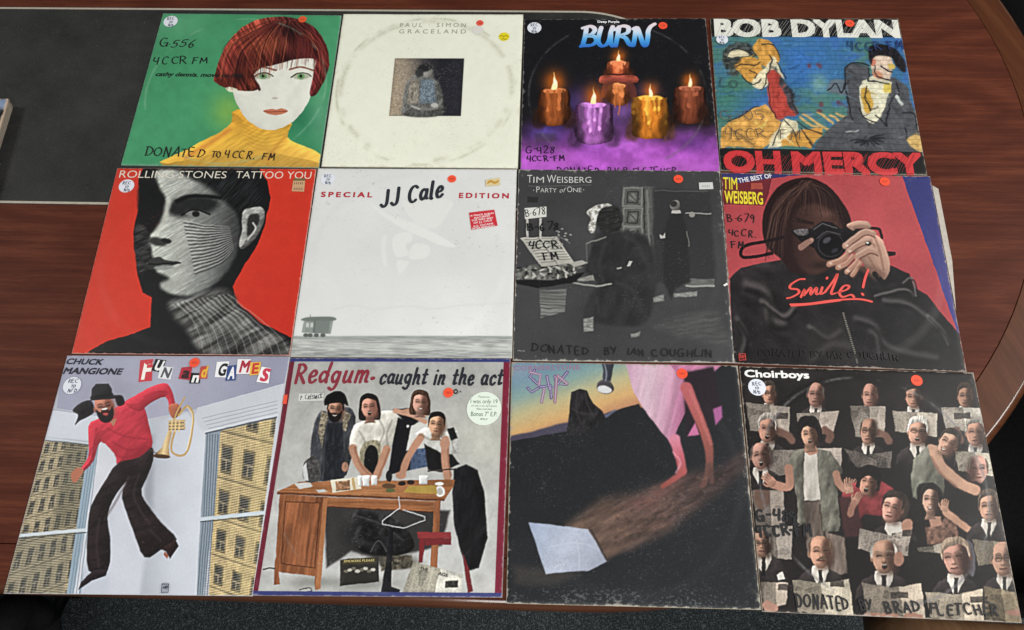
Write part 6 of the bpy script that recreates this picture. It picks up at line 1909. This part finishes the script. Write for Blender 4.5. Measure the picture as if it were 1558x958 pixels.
# worn surface
P.scuffs(.4, (104, 108, 114), 81, 170, .73, sstep(180, 260, P.Y)); P.scuffs(.35, (130, 132, 134), 82, 60, .74, sstep(760, 900, P.Y)); P.scuffs(.5, (128, 130, 130), 84, 110, .66, sstep(840, 905, P.Y) * sstep(330, 260, np.abs(P.X - 420) * .7))
P.wear(1.2, (160, 156, 146), 85, .014)
P.mottle(.06, 5, 5, 7); P.grain(2.5)
S = Sleeve([(-.0307, .3299), (.2808, .3318), (.2815, .0196), (-.0279, .0177)], ZT, P, 'scuffed dark record sleeve with a sunset sky, hanging pink cloth and pale panel', edge_rgb=(176, 164, 140), seed=11, black=2)
S.type('CORNERSTONE', (54, 56), (300, 52), 17, (150, 112, 140), bold=.01, space=1.1)
for q, c in (([(130, 55), (112, 80), (140, 105), (150, 118), (118, 138), (104, 122)], (92, 72, 120)), ([(112, 62), (152, 72), (146, 112), (166, 124), (156, 176)], (150, 110, 130)), ([(150, 118), (190, 112), (192, 160)], (90, 70, 124)), ([(176, 78), (186, 128), (212, 112), (206, 78)], (112, 84, 130)), ([(212, 84), (206, 176)], (150, 104, 120)), ([(252, 62), (214, 110), (250, 108)], (96, 74, 124)), ([(216, 76), (252, 106)], (150, 110, 128))):
    S.strokes([q], 11, c, 'title_lettering', sm=False)
    S.strokes([q], 3, (176, 170, 196), 'title_inline', sm=False)
price_dot(S, 682, 66, 20)

# ================================================================== 12: rows of singing men holding newspapers
P = Print([(33, 37), (852, 60), (1022, 934), (115, 895)], lin((400, 60), (600, 900), (38, 33, 34), (36, 31, 32), (34, 30, 31)))
P.mottle(.2, 160, 140, 91)
tan, dkt = (182, 128, 106), (168, 112, 92)
su = (50, 44, 45)


def man(x, y, w, h, style='short', hair=(60, 52, 48), skin=tan, suit=True, **k):
    if suit: shirt_front(P, x, y + h * .46, w * 1.15, y + h * .46 + w * 1.15, su)
    head(P, x, y, w, h, skin=skin, hair=hair, style=style, **k)


for a in ((135, 135, 44, 78, 'short', (70, 60, 54), True), (298, 140, 54, 86, 'bald', (90, 84, 80), False), (487, 142, 52, 84, 'bald', (80, 66, 58), False), (640, 148, 54, 80, 'short', (44, 36, 34), False), (822, 146, 52, 82, 'short', (70, 54, 42), False)):
    man(a[0], a[1], a[2], a[3], a[4], a[5], glasses=a[6], skin=(176, 122, 102), mouth='closed')
newsprint(P, [(55, 165), (208, 183), (205, 275), (70, 265)], (150, 140, 130), seed=4)
newsprint(P, [(230, 206), (380, 196), (362, 270), (240, 290)], (158, 146, 136), seed=5)
newsprint(P, [(416, 178), (542, 182), (540, 290), (440, 290)], (152, 142, 132), seed=6)
newsprint(P, [(568, 197), (724, 206), (722, 290), (575, 270)], (176, 166, 152), seed=7)
newsprint(P, [(736, 184), (876, 186), (894, 282), (754, 258)], (186, 178, 164), seed=8)
for q in ([(160, 265), (200, 285), (216, 300)], [(330, 265), (350, 280), (345, 300)], [(520, 275), (545, 285), (556, 305)], [(790, 265), (800, 290), (806, 300)]):
    P.line(q, 26, (120, 84, 72), soft=9)
for a in ((130, 262, 62, 96, 'grey', (158, 150, 142), False, 'open'), (483, 270, 58, 94, 'bald', (90, 76, 66), True, 'closed'), (656, 272, 66, 92, 'grey', (206, 204, 196), True, 'open'), (860, 275, 66, 96, 'grey', (140, 136, 128), False, 'closed')):
    man(a[0], a[1], a[2], a[3], a[4], a[5], glasses=a[6], mouth=a[7])
newsprint(P, [(140, 336), (390, 328), (388, 400), (130, 430)], (148, 138, 130), seed=14)
newsprint(P, [(398, 330), (480, 352), (565, 340), (560, 400), (440, 395)], (104, 96, 92), seed=15)
newsprint(P, [(785, 340), (915, 346), (935, 430), (800, 410)], (176, 168, 150), seed=9)
newsprint(P, [(78, 470), (186, 475), (190, 600), (92, 600)], (132, 122, 114), seed=10)
P.ell(112, 500, 28, 44, (104, 78, 68), soft=10)
man(107, 356, 66, 94, 'bald', (96, 84, 76), mouth='open')
man(868, 404, 66, 100, 'bald', (110, 96, 84), skin=(190, 134, 112), suit=False, lit=1)
P.poly([(760, 450), (860, 448), (930, 470), (950, 560), (760, 560)], (34, 30, 31), soft=10)
# singer with dark curls, arms spread
P.poly([(255, 520), (320, 510), (345, 625), (400, 640), (410, 765), (350, 775), (270, 700)], (112, 98, 90), sm=0, soft=8, tex=(.4, 20, 90, 5)); P.line([(318, 530), (330, 640), (345, 760)], 10, (60, 52, 48), soft=10)
P.poly([(240, 338), (310, 330), (330, 510), (258, 515)], (198, 194, 186), soft=6, tex=(.2, 16, 60, 5))
P.poly([(196, 390), (220, 340), (262, 330), (256, 420), (262, 590), (238, 605), (232, 500), (222, 450)], (102, 102, 92), sm=0, soft=5, rnd=(.3, 14), tex=(.35, 16, 30, 10))
P.poly([(300, 330), (350, 340), (392, 400), (390, 420), (370, 425), (386, 600), (380, 620), (325, 622), (312, 470)], (106, 106, 96), sm=0, soft=5, rnd=(.3, 14), tex=(.35, 16, 30, 10))
P.line([(205, 400), (205, 465), (150, 455)], 30, tan, soft=7); P.line([(370, 420), (385, 460), (420, 490)], 26, (176, 124, 102), soft=7)
hand(P, 140, 445, 34, -50, tan); hand(P, 425, 475, 36, 20, (176, 124, 102))
P.poly([(262, 320), (300, 320), (306, 345), (280, 356), (258, 340)], (178, 122, 100), soft=6)
head(P, 275, 280, 60, 88, rot=-4, skin=(186, 132, 110), hair=(28, 24, 26), style='curly', mouth='open', neck=True)
# crouching figure in red
P.poly([(390, 490), (430, 450), (520, 440), (570, 470), (580, 500), (540, 570), (470, 560), (440, 600), (400, 570)], (150, 52, 58), sm=0, soft=7, rnd=(.35, 18), tex=(.2, 20, 20, 0))
P.poly([(380, 500), (440, 500), (470, 640), (400, 640)], (74, 42, 44), soft=12)
head(P, 484, 450, 66, 92, rot=12, skin=(178, 120, 100), hair=(26, 22, 24), style='bob', yaw=-.3, mouth='open')
hand(P, 415, 470, 34, -8, (186, 134, 112)); hand(P, 440, 510, 30, 30, (176, 124, 102)); P.line([(432, 520), (420, 560)], 22, (160, 108, 90), soft=8)
# suited man turning
shirt_front(P, 570, 592, 82, 660, su); P.poly([(548, 600), (600, 590), (606, 620), (560, 630)], (198, 196, 190), soft=5)
P.poly([(540, 500), (570, 482), (612, 490), (628, 530), (612, 580), (590, 560)], (60, 48, 42), sm=1, soft=6)
head(P, 566, 540, 72, 102, rot=8, skin=(182, 126, 104), hair=(58, 46, 40), style='short', yaw=-.5)
newsprint(P, [(452, 610), (560, 635), (636, 605), (622, 705), (520, 700), (448, 680)], (160, 150, 140), seed=11)
P.ell(618, 600, 20, 24, (178, 126, 104), soft=6, rot=30)
# grinning man in a grey vest leaning across
P.poly([(632, 440), (640, 370), (690, 320), (730, 320), (720, 370), (750, 440), (745, 510), (690, 540), (640, 500)], (112, 114, 102), sm=0, soft=6, rnd=(.3, 18), tex=(.3, 20, 40, 20))
P.line([(715, 345), (745, 400), (800, 450), (858, 478)], 38, (196, 146, 118), soft=7); P.line([(705, 360), (735, 415), (790, 466)], 10, (140, 96, 78), soft=9, op=.7)
P.poly([(690, 320), (730, 330), (745, 400), (720, 380)], (200, 150, 122), sm=1, soft=7)
head(P, 762, 312, 66, 90, rot=24, skin=(196, 144, 118), hair=(66, 56, 48), style='short', smile=True)
# person with dark hair and a raised arm
P.poly([(680, 600), (720, 570), (780, 575), (800, 640), (760, 670), (690, 665)], (118, 84, 70), sm=0, soft=7, tex=(.5, 12, 12, 0))
P.poly([(655, 470), (700, 455), (740, 480), (750, 560), (720, 600), (665, 590)], (34, 28, 28), sm=1, soft=9)
P.poly([(690, 540), (730, 540), (740, 600), (700, 610)], (176, 126, 104), soft=7)
P.line([(870, 640), (800, 590), (756, 555), (748, 530)], 26, (188, 138, 110), soft=7)
head(P, 700, 512, 58, 92, rot=-4, skin=(190, 138, 114), hair=(32, 26, 26), style='long', smile=True, neck=True)
hand(P, 748, 535, 28, 10, (190, 140, 114))
# side man
man(906, 535, 68, 100, 'short', (84, 70, 60), mouth='closed')
newsprint(P, [(845, 648), (985, 660), (996, 720), (870, 740)], (130, 120, 104), seed=17)
newsprint(P, [(652, 680), (760, 660), (760, 700), (660, 690)], (150, 142, 130), seed=18)
newsprint(P, [(90, 605), (218, 600), (215, 715), (110, 715)], (136, 128, 120), seed=12)
# front row
shirt_front(P, 118, 700, 80, 800, su); head(P, 112, 664, 58, 92, skin=(178, 124, 104), hair=(110, 100, 92), style='bald', glasses=True, yaw=-.2)
P.poly([(165, 770), (185, 760), (192, 782), (170, 788)], (196, 196, 192), soft=4)
man(316, 692, 76, 112, 'moustache', (96, 74, 58), skin=(186, 130, 106), mouth='closed')
man(538, 708, 84, 116, 'bald', (190, 186, 178), skin=(192, 138, 112), mouth='open')
P.ell(590, 715, 18, 26, (170, 118, 98), soft=7)
shirt_front(P, 790, 772, 84, 845, su); P.poly([(770, 670), (830, 650), (856, 700), (850, 775), (815, 740)], (96, 98, 112), sm=1, soft=8)
head(P, 790, 712, 90, 118, rot=-6, skin=(178, 124, 102), hair=(150, 128, 108), style='grey', yaw=-.6)
shirt_front(P, 962, 770, 80, 840, su); head(P, 956, 716, 78, 118, skin=(188, 134, 108), hair=(110, 96, 82), style='bald', glasses=True, mouth='closed')
newsprint(P, [(108, 796), (204, 796), (198, 870), (120, 892)], (160, 148, 134), seed=20); P.ell(140, 880, 30, 18, (182, 130, 112), soft=7, rot=20)
newsprint(P, [(218, 786), (318, 798), (416, 784), (432, 912), (335, 908), (238, 895)], (178, 168, 148), fold=[(318, 798), (335, 908)], seed=21)
newsprint(P, [(460, 798), (560, 815), (668, 800), (684, 922), (600, 920), (480, 905)], (160, 148, 132), fold=[(590, 812), (608, 920)], seed=22)
newsprint(P, [(682, 828), (800, 838), (882, 818), (890, 932), (800, 930), (700, 918)], (170, 158, 138), fold=[(812, 838), (820, 930)], seed=23)
newsprint(P, [(886, 808), (1000, 832), (1024, 936), (896, 930)], (140, 124, 96), seed=24)
for x, y, w in ((350, 790, 48), (168, 802, 50), (600, 616, 30), (780, 205, 60), (160, 205, 40), (840, 845, 60), (560, 830, 60)):
    P.poly([(x, y), (x + w, y - 2), (x + w + 2, y + 20), (x + 2, y + 22)], (52, 46, 44), soft=4, op=.75, tex=(.7, 8, 5, 0))
for x, y in ((500, 910), (640, 912), (560, 912), (1000, 900)): P.ell(x, y, 34, 11, (178, 126, 106), soft=7)
P.warp(1.2, 9, 7)
P.crisp(.8, 3)
P.fade(.30, (60, 56, 56), .03)
P.C *= np.array((.97, .95, .93))
P.mottle(.18, 70, 70, 44)
P.mottle(.07, 6, 6, 93)
P.ringwear(.7, (120, 118, 120), .462, .006, 16, .5, .5)
P.scuffs(.25, (120, 114, 112), 95, 150, .78); P.wear(1.0, (176, 166, 156), 97, .010)
P.grain(2.5)
S = Sleeve([(.2832, .3307), (.5991, .329), (.5906, .0142), (.2828, .0176)], ZT, P, 'dark record sleeve crowded with singing people in suits holding open newspapers', edge_rgb=(160, 150, 138), seed=12)
S.type('Choirboys', (50, 74), (276, 80), 24, (238, 236, 232), bold=.03)
rec_sticker(S, 93, 112, 31)
price_dot(S, 652, 88, 20)
S.write('G-489', (94, 584), (232, 584), 38, 10, seed=81)
S.write('4CCR-FM', (94, 636), (284, 634), 36, 10, seed=82)
S.write('DONATED', (234, 880), (414, 890), 40, 7, seed=83)
S.write('BY', (458, 892), (494, 892), 30, 7, seed=84)
S.write('BRAD', (546, 900), (662, 898), 36, 7, seed=85)
S.write('FLETCHER', (698, 904), (936, 908), 36, 7, seed=86)

# ================================================================== the short stack of sleeves at the left edge
stk = [(70, 66, 64), (110, 96, 84), (44, 46, 54), (150, 140, 126), (60, 54, 60)]
rot = math.radians(3.6)
lab = ['worn black record sleeve lying on top of the short stack at the left edge', None, None, None, None]
pos = ['bottom sleeve of the short stack at the left edge, grey card', 'brown sleeve second from the bottom of the left stack', 'navy sleeve in the middle of the left stack', 'tan sleeve just under the top one of the left stack', 'worn black record sleeve with a blue corner lying on top of the left stack']
cx0, cy0 = -.8625, .7570       # the stack's back right corner on the table
for k in range(5):
    P = Print([(0, 0), (1000, 0), (1000, 1000), (0, 1000)], (34, 34, 37) if k == 4 else stk[k], grid=110)
    if k == 4:
        P.poly([(0, 0), (1000, 0), (1000, 70), (0, 80)], (120, 136, 160), soft=20, tex=(.3, 60, 20, 0)); P.poly([(0, 0), (900, 0), (900, 24), (0, 30)], (214, 200, 186), soft=14)
    P.wear(1.5, (198, 180, 160), 100 + k, .02); P.scuffs(.4, (130, 126, 122), 110 + k, 60, .74)
    r = rot + (k - 4) * .006
    ax, ay = np.array((math.cos(r), math.sin(r))), np.array((-math.sin(r), math.cos(r)))
    c0 = np.array((cx0 + (4 - k) * -.0012, cy0 + (k % 2) * .001))
    cor = [c0 - ax * SIZE, c0, c0 - ay * SIZE, c0 - ax * SIZE - ay * SIZE]
    Sleeve(cor, .0042 + k * .0044, P, pos[k], group='records in the stack at the left edge', edge_rgb=(196, 172, 150) if k == 4 else (150, 138, 124), seed=20 + k, bow=.0004, thick=.0034)
